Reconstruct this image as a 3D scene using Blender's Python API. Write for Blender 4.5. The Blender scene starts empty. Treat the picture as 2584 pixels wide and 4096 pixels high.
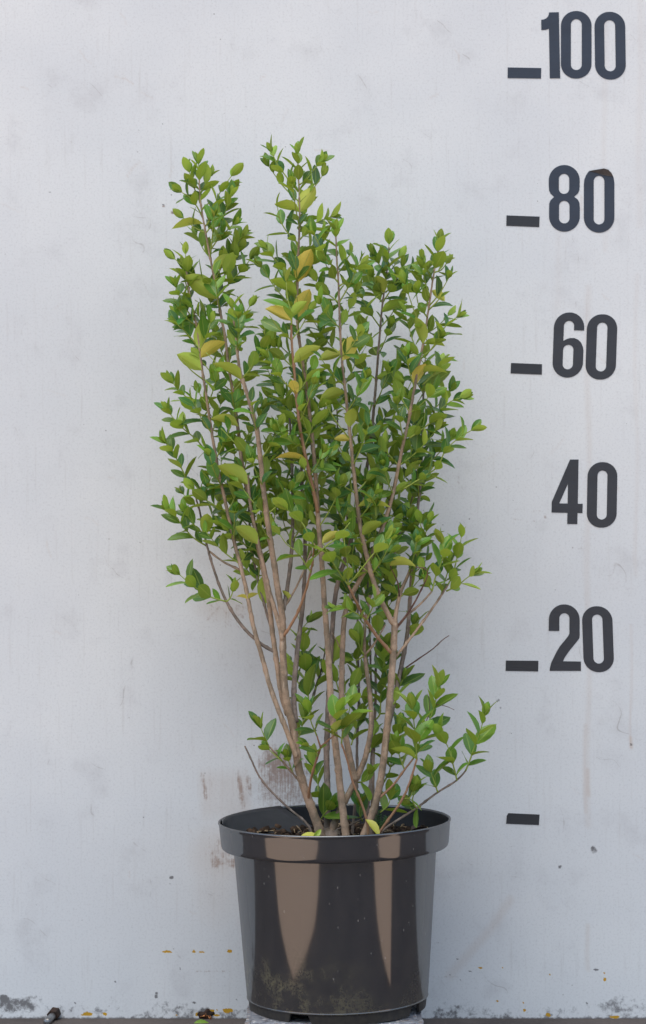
import bpy, bmesh, math, random
import numpy as np
from mathutils import Vector, Matrix, noise as mnoise

random.seed(11)
rng = np.random.default_rng(5)
scene = bpy.context.scene
COL = scene.collection

# ------------------------------------------------------------------ camera
CAM_Y, CAM_Z = -2.98, 0.68
K = 2980.0 * 2.98            # source pixels times metres
cam_d = bpy.data.cameras.new('camera')
cam = bpy.data.objects.new('camera', cam_d)
COL.objects.link(cam)
cam.location = (0, CAM_Y, CAM_Z)
cam.rotation_euler = (math.radians(90), 0, 0)
cam_d.sensor_fit = 'VERTICAL'
cam_d.angle_y = 2 * math.atan((4096 / 2 / 2980.0) / 2.98)
cam_d.clip_start = 0.05
cam_d.clip_end = 500
cam_d.dof.use_dof = True
cam_d.dof.focus_distance = 2.76
cam_d.dof.aperture_fstop = 11
scene.camera = cam

# ------------------------------------------------------------------ sky and sun (open shade, soft light)
world = bpy.data.worlds.new('World')
scene.world = world
world.use_nodes = True
wn = world.node_tree
wn.nodes.clear()
w_out = wn.nodes.new('ShaderNodeOutputWorld')
w_bg = wn.nodes.new('ShaderNodeBackground')
w_sky = wn.nodes.new('ShaderNodeTexSky')
w_sky.sky_type = 'NISHITA'
w_sky.sun_disc = False
SUN_EL, SUN_AZ = math.radians(62), math.radians(205)
w_sky.sun_elevation = SUN_EL
w_sky.sun_rotation = SUN_AZ
w_sky.air_density = 1.0
w_sky.dust_density = 3.0
w_sky.ozone_density = 1.0
w_haze = wn.nodes.new('ShaderNodeMixRGB')      # thin bright cloud: the sky is paler than a clear one
w_haze.blend_type = 'MIX'
w_haze.inputs[0].default_value = 0.76
w_haze.inputs[2].default_value = (2.85, 3.75, 5.2, 1)
wn.links.new(w_sky.outputs[0], w_haze.inputs[1])
wn.links.new(w_haze.outputs[0], w_bg.inputs[0])
w_bg.inputs[1].default_value = 0.13
wn.links.new(w_bg.outputs[0], w_out.inputs[0])

sun_d = bpy.data.lights.new('sun', 'SUN')
sun_d.energy = 1.2
sun_d.angle = math.radians(60)
sun_d.color = (1.0, 0.95, 0.87)
sun = bpy.data.objects.new('sun', sun_d)
COL.objects.link(sun)
# sun_rotation is measured from +Y towards +X; the lamp shines from that same side
to_sun = Vector((math.sin(SUN_AZ) * math.cos(SUN_EL), math.cos(SUN_AZ) * math.cos(SUN_EL), math.sin(SUN_EL)))
sun.rotation_euler = to_sun.to_track_quat('Z', 'Y').to_euler()
sun.location = (-1.5, -3, 4)

vs = scene.view_settings
vs.view_transform = 'Standard'
vs.look = 'None'
vs.gamma = 1
vs.use_curve_mapping = False
vs.exposure = 0.88

# ------------------------------------------------------------------ helpers
def P(px, py, y):
    """world point at depth y that the photograph shows at source pixel px, py"""
    d = y - CAM_Y
    return Vector(((px - 1292.0) * d / K, y, CAM_Z - (py - 2048.0) * d / K))

def W2(px, py):
    return ((px - 1292.0) / 2980.0, CAM_Z - (py - 2048.0) / 2980.0)

def proj(v):
    d = v[1] - CAM_Y
    return 1292.0 + v[0] * K / d, 2048.0 + (CAM_Z - v[2]) * K / d

def lin(r, g, b):
    f = lambda c: c / 12.92 if c <= 0.04045 else ((c + 0.055) / 1.055) ** 2.4
    return (f(r / 255), f(g / 255), f(b / 255), 1)

def mesh_obj(name, verts, faces, mat=None, parent=None, smooth=True):
    me = bpy.data.meshes.new(name)
    me.from_pydata([tuple(v) for v in verts], [], faces)
    if smooth:
        me.polygons.foreach_set('use_smooth', [True] * len(me.polygons))
    me.update()
    o = bpy.data.objects.new(name, me)
    COL.objects.link(o)
    if mat: me.materials.append(mat)
    if parent: o.parent = parent
    return o

def empty(name, loc):
    o = bpy.data.objects.new(name, None)
    o.empty_display_size = 0.05
    COL.objects.link(o)
    o.location = loc
    return o

def tag(o, label=None, cat=None, group=None, kind=None):
    if label: o['label'] = label
    if cat: o['category'] = cat
    if group: o['group'] = group
    if kind: o['kind'] = kind
    return o

class NT:
    """tiny node-tree writer"""
    def __init__(s, name):
        s.m = bpy.data.materials.new(name)
        s.m.use_nodes = True
        s.t = s.m.node_tree
        s.t.nodes.clear()
        s.out = s.t.nodes.new('ShaderNodeOutputMaterial')
    def n(s, typ, **kw):
        nd = s.t.nodes.new('ShaderNode' + typ)
        for k, v in kw.items(): setattr(nd, k, v)
        return nd
    def put(s, sock, v):
        if isinstance(v, bpy.types.NodeSocket): s.t.links.new(v, sock)
        elif v is not None: sock.default_value = v
    def math(s, op, a, b=None, c=None, clamp=False):
        nd = s.n('Math', operation=op); nd.use_clamp = clamp
        for i, v in enumerate((a, b, c)):
            if v is not None: s.put(nd.inputs[i], v)
        return nd.outputs[0]
    def mix(s, f, a, b, mode='MIX'):
        nd = s.n('MixRGB', blend_type=mode)
        s.put(nd.inputs[0], f); s.put(nd.inputs[1], a); s.put(nd.inputs[2], b)
        return nd.outputs[0]
    def step(s, v, lo, hi):
        nd = s.n('MapRange'); nd.interpolation_type = 'SMOOTHSTEP'; nd.clamp = True
        s.put(nd.inputs[0], v); s.put(nd.inputs[1], lo); s.put(nd.inputs[2], hi)
        return nd.outputs[0]
    def map(s, co, scale=(1, 1, 1), loc=(0, 0, 0), rot=(0, 0, 0)):
        nd = s.n('Mapping'); s.put(nd.inputs[0], co)
        nd.inputs[1].default_value = loc; nd.inputs[2].default_value = rot; nd.inputs[3].default_value = scale
        return nd.outputs[0]
    def noise(s, co, scale, detail=4, rough=0.55, dist=0.0):
        nd = s.n('TexNoise'); s.put(nd.inputs['Vector'], co)
        nd.inputs['Scale'].default_value = scale; nd.inputs['Detail'].default_value = detail
        nd.inputs['Roughness'].default_value = rough; nd.inputs['Distortion'].default_value = dist
        return nd.outputs[0]
    def voro(s, co, scale, feature='F1', out=0):
        nd = s.n('TexVoronoi', feature=feature); s.put(nd.inputs['Vector'], co)
        nd.inputs['Scale'].default_value = scale
        return nd.outputs[out]
    def obj(s): return s.n('TexCoord').outputs['Object']
    def bump(s, h, strength, dist=0.001):
        nd = s.n('Bump'); s.put(nd.inputs['Height'], h)
        nd.inputs['Strength'].default_value = strength; nd.inputs['Distance'].default_value = dist
        return nd.outputs[0]
    def princ(s, color, rough=0.5, spec=0.5, normal=None, ior=None, metal=None, coat=None):
        nd = s.n('BsdfPrincipled')
        s.put(nd.inputs['Base Color'], color); s.put(nd.inputs['Roughness'], rough)
        s.put(nd.inputs['Specular IOR Level'], spec)
        if normal is not None: s.put(nd.inputs['Normal'], normal)
        if ior: nd.inputs['IOR'].default_value = ior
        if metal is not None: s.put(nd.inputs['Metallic'], metal)
        if coat: nd.inputs['Coat Weight'].default_value = coat[0]; nd.inputs['Coat Roughness'].default_value = coat[1]; nd.inputs['Coat IOR'].default_value = coat[2]
        return nd.outputs[0]
    def done(s, sh):
        s.t.links.new(sh, s.out.inputs[0]); return s.m

def catmull(pts, n_per=6):
    pts = [Vector(p) for p in pts]
    if len(pts) == 2: pts = [pts[0], (pts[0] + pts[1]) / 2, pts[1]]
    ext = [pts[0] * 2 - pts[1]] + pts + [pts[-1] * 2 - pts[-2]]
    out = []
    for i in range(1, len(ext) - 2):
        p0, p1, p2, p3 = ext[i - 1:i + 3]
        for k in range(n_per):
            t = k / n_per
            out.append(0.5 * ((2 * p1) + (p2 - p0) * t + (2 * p0 - 5 * p1 + 4 * p2 - p3) * t * t + (3 * p1 - p0 - 3 * p2 + p3) * t ** 3))
    out.append(pts[-1])
    return out

def resample(path, step):
    """evenly spaced points along a polyline"""
    L = [0.0]
    for a, b in zip(path, path[1:]): L.append(L[-1] + (b - a).length)
    n = max(2, int(L[-1] / step) + 1)
    out, j = [], 0
    for i in range(n + 1):
        s = L[-1] * i / n
        while j < len(path) - 2 and L[j + 1] < s: j += 1
        seg = L[j + 1] - L[j]
        out.append(path[j].lerp(path[j + 1], 0 if seg == 0 else (s - L[j]) / seg))
    return out, L[-1]

def tube(path, radius, sides=8, wob=0.0):
    """verts, faces of a tube along path; radius is a function of t in 0..1"""
    V, F = [], []
    n = len(path)
    ref = Vector((0.3, 1, 0.1)).normalized()
    for i, p in enumerate(path):
        a = path[max(i - 1, 0)]; b = path[min(i + 1, n - 1)]
        ax = (b - a).normalized()
        e1 = ax.cross(ref).normalized(); e2 = ax.cross(e1).normalized()
        r = radius(i / (n - 1))
        for k in range(sides):
            an = 2 * math.pi * k / sides
            rr = r * (1 + wob * (random.random() - 0.5))
            V.append(p + (e1 * math.cos(an) + e2 * math.sin(an)) * rr)
    for i in range(n - 1):
        for k in range(sides):
            k2 = (k + 1) % sides
            F.append((i * sides + k, i * sides + k2, (i + 1) * sides + k2, (i + 1) * sides + k))
    F.append(tuple(range(sides - 1, -1, -1)))
    F.append(tuple((n - 1) * sides + k for k in range(sides)))
    return V, F

def lathe(profile, seg=96):
    """closed profile of (r, z): revolved ring"""
    V, F = [], []
    m = len(profile)
    for k in range(seg):
        a = 2 * math.pi * k / seg
        for r, z in profile: V.append((r * math.cos(a), r * math.sin(a), z))
    for k in range(seg):
        k2 = (k + 1) % seg
        for j in range(m):
            j2 = (j + 1) % m
            F.append((k * m + j, k2 * m + j, k2 * m + j2, k * m + j2))
    return V, F

# ------------------------------------------------------------------ materials
def mat_wall():
    s = NT('white_wall_paint')
    co = s.obj()
    at = s.n('Attribute', attribute_name='wear')
    sep = s.n('SeparateColor'); s.put(sep.inputs[0], at.outputs['Color'])
    brown, grime, ochre = sep.outputs
    tan = at.outputs['Alpha']
    n_big = s.noise(co, 3.0, 3, 0.6)
    n_mid = s.noise(co, 14, 5, 0.65)
    n_fine = s.noise(co, 330, 4, 0.8)
    n_vert = s.noise(s.map(co, (60, 1, 3)), 3.0, 3, 0.65)
    col = s.mix(s.step(n_big, 0.3, 0.72), lin(200, 202, 202), lin(210, 211, 209))
    col = s.mix(s.math('MULTIPLY', s.step(n_mid, 0.52, 0.75), 0.42), col, lin(178, 177, 177))
    col = s.mix(s.math('MULTIPLY', s.step(n_vert, 0.55, 0.8), 0.34), col, lin(178, 174, 170))
    col = s.mix(s.math('MULTIPLY', s.step(n_fine, 0.48, 0.70), 0.30), col, lin(150, 148, 148))
    # tiny specks
    sp = s.voro(co, 60)
    pick = s.noise(co, 26, 2, 0.5)
    speck = s.math('MULTIPLY', s.step(sp, 0.075, 0.035), s.step(pick, 0.57, 0.64))
    col = s.mix(s.math('MULTIPLY', speck, 0.7), col, lin(98, 88, 82))
    # hairline scratches
    w1 = s.n('TexWave', wave_type='BANDS'); s.put(w1.inputs['Vector'], s.map(co, (1, 1, 1), (0.3, 0, 0), (0, 0.5, 0)))
    w1.inputs['Scale'].default_value = 5.5; w1.inputs['Distortion'].default_value = 14; w1.inputs['Detail'].default_value = 3
    scr = s.math('MULTIPLY', s.step(w1.outputs['Fac'], 0.002, 0.0), s.step(n_mid, 0.56, 0.66))
    col = s.mix(s.math('MULTIPLY', scr, 0.45), col, lin(140, 132, 126))
    # stains laid down as masks, broken up by noise
    nb = s.noise(s.map(co, (480, 1, 22)), 1.0, 3, 0.75)
    nb2 = s.noise(co, 160, 3, 0.7)
    bm = s.step(s.math('ADD', brown, s.math('MULTIPLY', s.math('ADD', s.math('SUBTRACT', nb, 0.5), s.math('SUBTRACT', nb2, 0.5)), 1.3)), 0.22, 0.95)
    col = s.mix(s.math('MULTIPLY', s.math('MULTIPLY', bm, s.step(brown, 0.0, 0.15)), 0.70), col, lin(122, 86, 62))
    col = s.mix(s.math('MULTIPLY', tan, s.math('ADD', 0.25, s.math('MULTIPLY', n_vert, 0.6))), col, lin(176, 150, 128))
    gn = s.noise(co, 75, 5, 0.75)
    gm = s.step(s.math('ADD', grime, s.math('MULTIPLY', s.math('SUBTRACT', gn, 0.5), 1.5)), 0.40, 0.72)
    col = s.mix(s.math('MULTIPLY', s.math('MULTIPLY', gm, s.step(grime, 0.0, 0.1)), 0.82), col, lin(70, 66, 66))
    on = nb2
    om = s.step(s.math('ADD', ochre, s.math('MULTIPLY', s.math('SUBTRACT', s.math('ADD', on, n_fine), 1.0), 1.1)), 0.50, 0.58)
    om = s.math('MULTIPLY', om, s.step(ochre, 0.05, 0.2))
    col = s.mix(om, col, s.mix(n_mid, lin(206, 158, 40), lin(150, 116, 30)))
    h = s.math('ADD', s.math('MULTIPLY', n_fine, 0.4), s.math('ADD', n_mid, s.math('MULTIPLY', om, -1.0)))
    nrm = s.bump(h, 0.25, 0.0006)
    return s.done(s.princ(col, s.math('ADD', 0.5, s.math('MULTIPLY', n_mid, 0.2)), 0.35, nrm))

def mat_bark(name, c1, c2, c3):
    s = NT(name)
    co = s.obj()
    n1 = s.noise(s.map(co, (1, 1, 0.25)), 160, 5, 0.65)
    n2 = s.noise(co, 48, 4, 0.7)
    sp = s.voro(co, 420)
    col = s.mix(s.step(n2, 0.38, 0.62), tuple(x * .78 for x in c1[:3]) + (1,), c2)
    col = s.mix(s.math('MULTIPLY', s.step(n1, 0.5, 0.72), 0.6), col, c3)
    col = s.mix(s.math('MULTIPLY', s.step(sp, 0.26, 0.14), 0.5), col, lin(96, 74, 60))
    return s.done(s.princ(col, 0.62, 0.35, s.bump(s.math('ADD', n1, s.math('MULTIPLY', sp, -0.4)), 0.35, 0.0008)))

def mat_leaf(name, source):
    s = NT(name)
    if source == 'object':
        oi = s.n('ObjectInfo')
        sep = s.n('SeparateColor'); s.put(sep.inputs[0], oi.outputs['Color'])
    else:
        at = s.n('Attribute', attribute_name='leaf_tint')
        sep = s.n('SeparateColor'); s.put(sep.inputs[0], at.outputs['Color'])
    tint, rnd = sep.outputs[0], sep.outputs[1]
    uv = s.n('UVMap').outputs[0]
    suv = s.n('SeparateXYZ'); s.put(suv.inputs[0], uv)
    u, v = suv.outputs[0], suv.outputs[1]
    au = s.math('ABSOLUTE', s.math('SUBTRACT', u, 0.5))
    rib = s.step(au, 0.055, 0.015)
    vein = s.n('TexWave', wave_type='BANDS', bands_direction='Y')
    cmb = s.n('CombineXYZ'); s.put(cmb.inputs[0], 0.0); s.put(cmb.inputs[1], s.math('SUBTRACT', v, s.math('MULTIPLY', au, 0.8)))
    s.put(vein.inputs['Vector'], cmb.outputs[0]); vein.inputs['Scale'].default_value = 2.2
    vn = s.step(vein.outputs['Fac'], 0.9, 1.0)
    def ramp(cols):
        r = s.n('ValToRGB'); s.put(r.inputs[0], tint)
        e = r.color_ramp.elements
        e[0].position = cols[0][0]; e[0].color = cols[0][1]
        e[1].position = cols[-1][0]; e[1].color = cols[-1][1]
        for p, c in cols[1:-1]:
            x = e.new(p); x.color = c
        return r.outputs[0]
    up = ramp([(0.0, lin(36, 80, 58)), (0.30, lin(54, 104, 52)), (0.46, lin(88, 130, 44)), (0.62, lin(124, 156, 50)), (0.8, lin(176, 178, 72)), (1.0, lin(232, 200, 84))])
    lo = ramp([(0.0, lin(104, 134, 58)), (0.35, lin(134, 160, 60)), (0.6, lin(154, 174, 66)), (0.8, lin(184, 184, 88)), (1.0, lin(234, 204, 100))])
    geo = s.n('NewGeometry')
    side = geo.outputs['Backfacing']
    col = s.mix(side, up, lo)
    big = s.noise(s.obj(), 60, 3, 0.6)
    col = s.mix(s.math('MULTIPLY', s.step(big, 0.4, 0.7), 0.25), col, s.mix(0.5, col, lin(150, 160, 50)))
    hsv = s.n('HueSaturation'); s.put(hsv.inputs['Color'], col)
    s.put(hsv.inputs['Value'], s.math('ADD', 0.70, s.math('MULTIPLY', rnd, 0.70)))
    s.put(hsv.inputs['Hue'], s.math('ADD', 0.492, s.math('MULTIPLY', rnd, 0.014)))
    col = hsv.outputs[0]
    col = s.mix(s.math('MULTIPLY', rib, 0.5), col, lin(172, 186, 88))
    col = s.mix(s.math('MULTIPLY', vn, 0.10), col, lin(160, 180, 90))
    # brown blotches on the oldest, yellow leaves
    bl = s.math('MULTIPLY', s.step(s.noise(s.obj(), 110, 4, 0.6), 0.55, 0.68), s.step(tint, 0.86, 0.95))
    col = s.mix(s.math('MULTIPLY', bl, 0.75), col, lin(136, 86, 40))
    hgt = s.math('ADD', s.math('MULTIPLY', vn, 0.4), s.math('MULTIPLY', rib, -1.0))
    nrm = s.bump(hgt, 0.3, 0.0006)
    rough = s.math('ADD', 0.30, s.math('MULTIPLY', side, 0.25))
    p = s.princ(col, rough, 0.5, nrm)
    tr = s.n('BsdfTranslucent'); s.put(tr.inputs[0], s.mix(0.5, col, lin(160, 190, 40)))
    mx = s.n('MixShader'); mx.inputs[0].default_value = 0.25
    s.put(mx.inputs[1], p); s.put(mx.inputs[2], tr.outputs[0])
    return s.done(mx.outputs[0])

def mat_shoot():
    s = NT('green_shoot_skin')
    n = s.noise(s.obj(), 40, 3)
    return s.done(s.princ(s.mix(n, lin(128, 148, 52), lin(150, 160, 74)), 0.5, 0.4))

def mat_pot():
    s = NT('black_pot_plastic')
    co = s.obj()
    sx = s.n('SeparateXYZ'); s.put(sx.inputs[0], co)
    fine = s.noise(co, 300, 4, 0.7)
    dustn = s.noise(co, 26, 5, 0.7)
    low = s.step(sx.outputs[2], 0.115, 0.0)
    left = s.step(sx.outputs[0], 0.06, -0.09)
    dust = s.math('MULTIPLY', s.math('MULTIPLY', s.step(dustn, 0.42, 0.68), low), s.math('ADD', 0.25, s.math('MULTIPLY', left, 0.75)))
    dust = s.math('MULTIPLY', dust, s.step(fine, 0.36, 0.56))
    base = s.mix(s.math('MULTIPLY', s.step(s.noise(co, 9, 3), 0.35, 0.7), 0.5), lin(22, 23, 26), lin(30, 30, 34))
    col = s.mix(s.math('MULTIPLY', dust, 0.85), base, lin(128, 120, 90))
    col = s.mix(s.math('MULTIPLY', low, 0.10), col, lin(74, 68, 62))
    v = s.voro(s.map(co, (1, 1, 0.45)), 120)
    pk = s.noise(co, 60, 2)
    fl = s.math('MULTIPLY', s.step(v, 0.11, 0.05), s.step(pk, 0.47, 0.56))
    col = s.mix(s.math('MULTIPLY', fl, 0.5), col, lin(150, 144, 134))
    # scuffs
    scn = s.noise(s.map(co, (1, 1, 0.12)), 240, 3, 0.7)
    col = s.mix(s.math('MULTIPLY', s.step(scn, 0.66, 0.8), 0.16), col, lin(140, 136, 132))
    rough = s.math('ADD', s.math('ADD', 0.06, s.math('MULTIPLY', fine, 0.06)), s.math('MULTIPLY', dust, 0.3))
    nrm = s.bump(s.math('ADD', s.noise(co, 8, 2), s.math('MULTIPLY', fine, 0.02)), 0.06, 0.004)
    base = s.princ(col, 0.45, 0.2, nrm)
    gl = s.n('BsdfGlossy'); s.put(gl.inputs['Color'], (1, 1, 1, 1)); s.put(gl.inputs['Roughness'], rough); s.put(gl.inputs['Normal'], nrm)
    lw = s.n('LayerWeight'); lw.inputs[0].default_value = 0.5
    fac = s.math('ADD', 0.145, s.math('MULTIPLY', s.math('POWER', lw.outputs['Facing'], 3.0), 0.13))
    fac = s.math('MULTIPLY', fac, s.math('SUBTRACT', 1.0, s.math('MULTIPLY', dust, 0.7)))
    mx = s.n('MixShader'); s.put(mx.inputs[0], fac); s.put(mx.inputs[1], base); s.put(mx.inputs[2], gl.outputs[0])
    return s.done(mx.outputs[0])

def mat_simple(name, color, rough=0.6, spec=0.4, c2=None, scale=40, bump=0.2, metal=None):
    s = NT(name)
    co = s.obj()
    n = s.noise(co, scale, 5, 0.65)
    col = s.mix(s.step(n, 0.35, 0.68), color, c2 or color)
    return s.done(s.princ(col, rough, spec, s.bump(n, bump, 0.002), metal=metal))

def mat_ground():
    s = NT('dark_ground')
    co = s.obj()
    n = s.noise(co, 180, 4, 0.7); b = s.noise(co, 6, 4, 0.6)
    col = s.mix(s.step(b, 0.35, 0.7), lin(86, 78, 74), lin(66, 60, 58))
    col = s.mix(s.math('MULTIPLY', s.step(n, 0.5, 0.75), 0.4), col, lin(120, 110, 102))
    return s.done(s.princ(col, 0.8, 0.3, s.bump(n, 0.3, 0.002)))

def mat_aggregate():
    s = NT('speckled_stone')
    co = s.obj()
    v = s.n('TexVoronoi', feature='F1'); s.put(v.inputs['Vector'], co); v.inputs['Scale'].default_value = 240
    sep = s.n('SeparateColor'); s.put(sep.inputs[0], v.outputs['Color'])
    n = s.noise(co, 60, 5, 0.7)
    col = s.mix(s.step(n, 0.35, 0.7), lin(108, 110, 116), lin(134, 134, 138))
    col = s.mix(s.step(sep.outputs[0], 0.80, 0.86), col, lin(172, 170, 168))
    col = s.mix(s.math('MULTIPLY', s.step(sep.outputs[1], 0.84, 0.9), 0.6), col, lin(126, 106, 92))
    col = s.mix(s.math('MULTIPLY', s.step(sep.outputs[2], 0.82, 0.9), 0.8), col, lin(78, 80, 88))
    return s.done(s.princ(col, 0.45, 0.5, s.bump(v.outputs['Distance'], 0.4, 0.002)))

def mat_vinyl(name, c, fleck):
    s = NT(name)
    co = s.obj()
    n = s.noise(co, 22, 4, 0.6)
    f = s.noise(co, 120, 4, 0.75)
    cr = s.noise(s.map(co, (20, 1, 160)), 1.0, 4, 0.7)
    col = s.mix(s.step(n, 0.3, 0.7), c, tuple(x * 1.25 for x in c[:3]) + (1,))
    col = s.mix(s.math('MULTIPLY', s.math('MULTIPLY', s.step(f, 0.66, 0.72), s.step(n, 0.52, 0.62)), fleck), col, lin(190, 192, 196))
    return s.done(s.princ(col, 0.42, 0.4, s.bump(s.math('ADD', cr, s.math('MULTIPLY', n, 2.0)), 0.25, 0.0012)))

M_WALL = mat_wall()
M_BARK = mat_bark('brown_bark', lin(138, 120, 98), lin(164, 138, 114), lin(192, 172, 150))
M_BARK_GREY = mat_bark('grey_bark', lin(112, 100, 88), lin(136, 118, 104), lin(162, 150, 138))
M_TWIG = mat_bark('orange_twig_bark', lin(164, 126, 92), lin(150, 112, 84), lin(184, 152, 120))
M_DEAD = mat_bark('dead_twig_bark', lin(92, 64, 56), lin(110, 80, 66), lin(128, 100, 84))
M_LEAF = mat_leaf('leaf_blade', 'object')
M_LEAF_STUFF = mat_leaf('leaf_blade_mass', 'attribute')
M_SHOOT = mat_shoot()
M_POT = mat_pot()
M_POT_IN = mat_simple('matt_black_plastic', lin(24, 25, 27), 0.55, 0.35, lin(30, 31, 33), 60, 0.1)
M_FLAP = mat_simple('grey_black_plastic', lin(38, 40, 44), 0.4, 0.5, lin(44, 46, 50), 60, 0.1)
M_FOOT = mat_simple('dusty_black_plastic', lin(46, 44, 42), 0.5, 0.3, lin(58, 54, 48), 120, 0.2)
M_SOIL = mat_simple('dark_soil', lin(38, 31, 27), 0.95, 0.15, lin(62, 50, 42), 140, 1.0)
M_CHIP = mat_simple('straw_chips', lin(120, 100, 76), 0.85, 0.2, lin(172, 150, 118), 30, 0.2)
M_CLOD = mat_simple('soil_clods', lin(30, 25, 22), 0.95, 0.15, lin(84, 66, 52), 60, 0.8)
M_GROUND = mat_ground()
M_REFLECTOR = mat_simple('pale_reflector_sheet', lin(230, 196, 168), 0.9, 0.2, lin(222, 188, 158), 60, 0.3)  # pale tone of the added ground sheets, for pot reflections and bounce
M_STONE = mat_aggregate()
M_VINYL_BLUE = mat_vinyl('blue_grey_vinyl', lin(42, 49, 60), 0.5)
M_VINYL = mat_vinyl('charcoal_vinyl', lin(45, 47, 51), 0.5)
M_TAPE = mat_vinyl('black_tape', lin(40, 42, 45), 0.0)
M_STEEL = mat_simple('weathered_steel', lin(150, 152, 154), 0.32, 0.5, lin(104, 98, 92), 120, 0.4, metal=0.85)
M_RUST = mat_simple('rusty_iron', lin(58, 40, 30), 0.7, 0.3, lin(30, 24, 20), 200, 1.0)
M_BRASS = mat_simple('worn_copper', lin(196, 132, 84), 0.3, 0.5, lin(120, 76, 48), 200, 0.8, metal=0.9)
M_DRYLEAF = mat_simple('dry_brown_leaf', lin(74, 60, 54), 0.8, 0.2, lin(104, 88, 78), 90, 0.6)
M_GHOST = mat_simple('old_glue_line', lin(150, 140, 132), 0.8, 0.2, lin(120, 104, 92), 300, 0.3)

# ------------------------------------------------------------------ ground, added pale sheets for reflections and bounce, plinth
g = mesh_obj('ground', [(-60, -60, 0), (60, -60, 0), (60, 60, 0), (-60, 60, 0)], [(0, 1, 2, 3)], M_GROUND, smooth=False)
tag(g, kind='structure')

POT = Vector((0.0186, -0.18, 0.0575))
def reflection_sheet(pts):  # added unseen pale wedge, shaped to show as a brown reflection in the pot
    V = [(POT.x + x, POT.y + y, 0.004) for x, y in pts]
    o = mesh_obj('path', V, [tuple(range(len(V)))], M_REFLECTOR, smooth=False)  # 'path' is an added unseen reflection sheet, not a real path
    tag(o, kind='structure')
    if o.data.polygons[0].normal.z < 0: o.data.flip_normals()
reflection_sheet([(-.30, -.27), (-.62, -.28), (-1.0, -.37), (-2.35, -.86), (-4.3, -1.62), (-.50, -1.62), (-.25, -1.05), (-.25, -.6)])
reflection_sheet([(.35, -.20), (.48, -.46), (.68, -.80), (1.15, -1.62), (4.1, -1.62), (2.3, -.92), (.95, -.47), (.60, -.31)])
bounce_sheet = mesh_obj('bounce_sheet', [(-40, -45, 0.0042), (40, -45, 0.0042), (40, -1.80, 0.0042), (-40, -1.80, 0.0042)], [(0, 1, 2, 3)], M_REFLECTOR, smooth=False)  # added unseen pale ground that bounces warm light up the wall
tag(bounce_sheet, kind='structure')

def rough_block(name, x0, x1, y0, y1, z0, z1, mat, n=14, amp=0.0025):
    bm = bmesh.new()
    bmesh.ops.create_cube(bm, size=1)
    bmesh.ops.bevel(bm, geom=bm.edges[:], offset=0.03, segments=2, affect='EDGES')
    bmesh.ops.subdivide_edges(bm, edges=bm.edges[:], cuts=n, use_grid_fill=True)
    for v in bm.verts:
        v.co = Vector((x0 + (v.co.x + .5) * (x1 - x0), y0 + (v.co.y + .5) * (y1 - y0), z0 + (v.co.z + .5) * (z1 - z0)))
        if v.co.z < z1 - 0.001:
            v.co += mnoise.noise_vector(v.co * 55) * amp
        v.co.z = min(max(v.co.z, z0), z1)
    me = bpy.data.meshes.new(name); bm.to_mesh(me); bm.free()
    me.materials.append(mat)
    me.polygons.foreach_set('use_smooth', [True] * len(me.polygons))
    o = bpy.data.objects.new(name, me); COL.objects.link(o)
    return o
pl = rough_block('plinth', -0.0945, 0.122, -0.285, -0.085, 0.0, 0.0575, M_STONE)
tag(pl, 'speckled grey stone block under the black pot', 'block')

# ------------------------------------------------------------------ wall board with wear masks
WX0, WX1, WZ1 = -1.6, 1.6, 2.1
FX0, FX1 = -120, 2704           # masked field in source pixels
FY0, FY1 = -120, 4074.4
STEP = 7.0
nx = int((FX1 - FX0) / STEP) + 1
ny = int((FY1 - FY0) / STEP) + 1
gx = np.linspace(FX0, FX1, nx); gy = np.linspace(FY0, FY1, ny)
GX, GY = np.meshgrid(gx, gy)
R = np.zeros_like(GX); G = np.zeros_like(GX); B = np.zeros_like(GX); A = np.zeros_like(GX)
def blob(ch, x, y, rx, ry, amt=1.0, soft=1.0):
    d = ((GX - x) / rx) ** 2 + ((GY - y) / ry) ** 2
    np.maximum(ch, amt * np.clip((1.25 - d) / soft, 0, 1), out=ch)
def stroke(ch, pts, w, amt=1.0):
    for (xa, ya), (xb, yb) in zip(pts, pts[1:]):
        dx, dy = xb - xa, yb - ya
        t = np.clip(((GX - xa) * dx + (GY - ya) * dy) / (dx * dx + dy * dy + 1e-9), 0, 1)
        d = np.hypot(GX - xa - t * dx, GY - ya - t * dy)
        np.maximum(ch, amt * np.clip(1.3 - d / w, 0, 1), out=ch)
# brown smear behind the left of the pot
def box(ch, x0, x1, y0, y1, amt, sx=20, sy=40, slant=0.0):
    X = GX - slant * (GY - y0)
    m = np.clip((X - x0) / sx, 0, 1) * np.clip((x1 - X) / sx, 0, 1) * np.clip((GY - y0) / sy, 0, 1) * np.clip((y1 - GY) / sy, 0, 1)
    np.maximum(ch, amt * m, out=ch)
box(R, 990, 1250, 2960, 3280, 0.60, 50, 90, 0.10)
box(R, 1010, 1210, 2950, 3190, 0.80, 60, 70, 0.10)
box(R, 932, 968, 3060, 3260, 0.80, 14, 60, 0.13)
box(R, 968, 1005, 3070, 3200, 0.62, 14, 50, 0.13)
box(R, 790, 820, 3070, 3230, 0.66, 12, 50, 0.16)
box(R, 822, 850, 3080, 3200, 0.30, 9, 50, 0.10)
box(A, 780, 1010, 3060, 3300, 0.35, 30, 60, 0.05)
blob(R, 880, 3410, 60, 90, 0.42); blob(R, 865, 3450, 30, 30, 0.62); blob(R, 925, 3450, 40, 25, 0.58); blob(R, 885, 3370, 14, 18, 0.6)
blob(A, 870, 3420, 120, 130, 0.35, 1.2); blob(A, 860, 3560, 90, 160, 0.18, 1.2)
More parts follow.
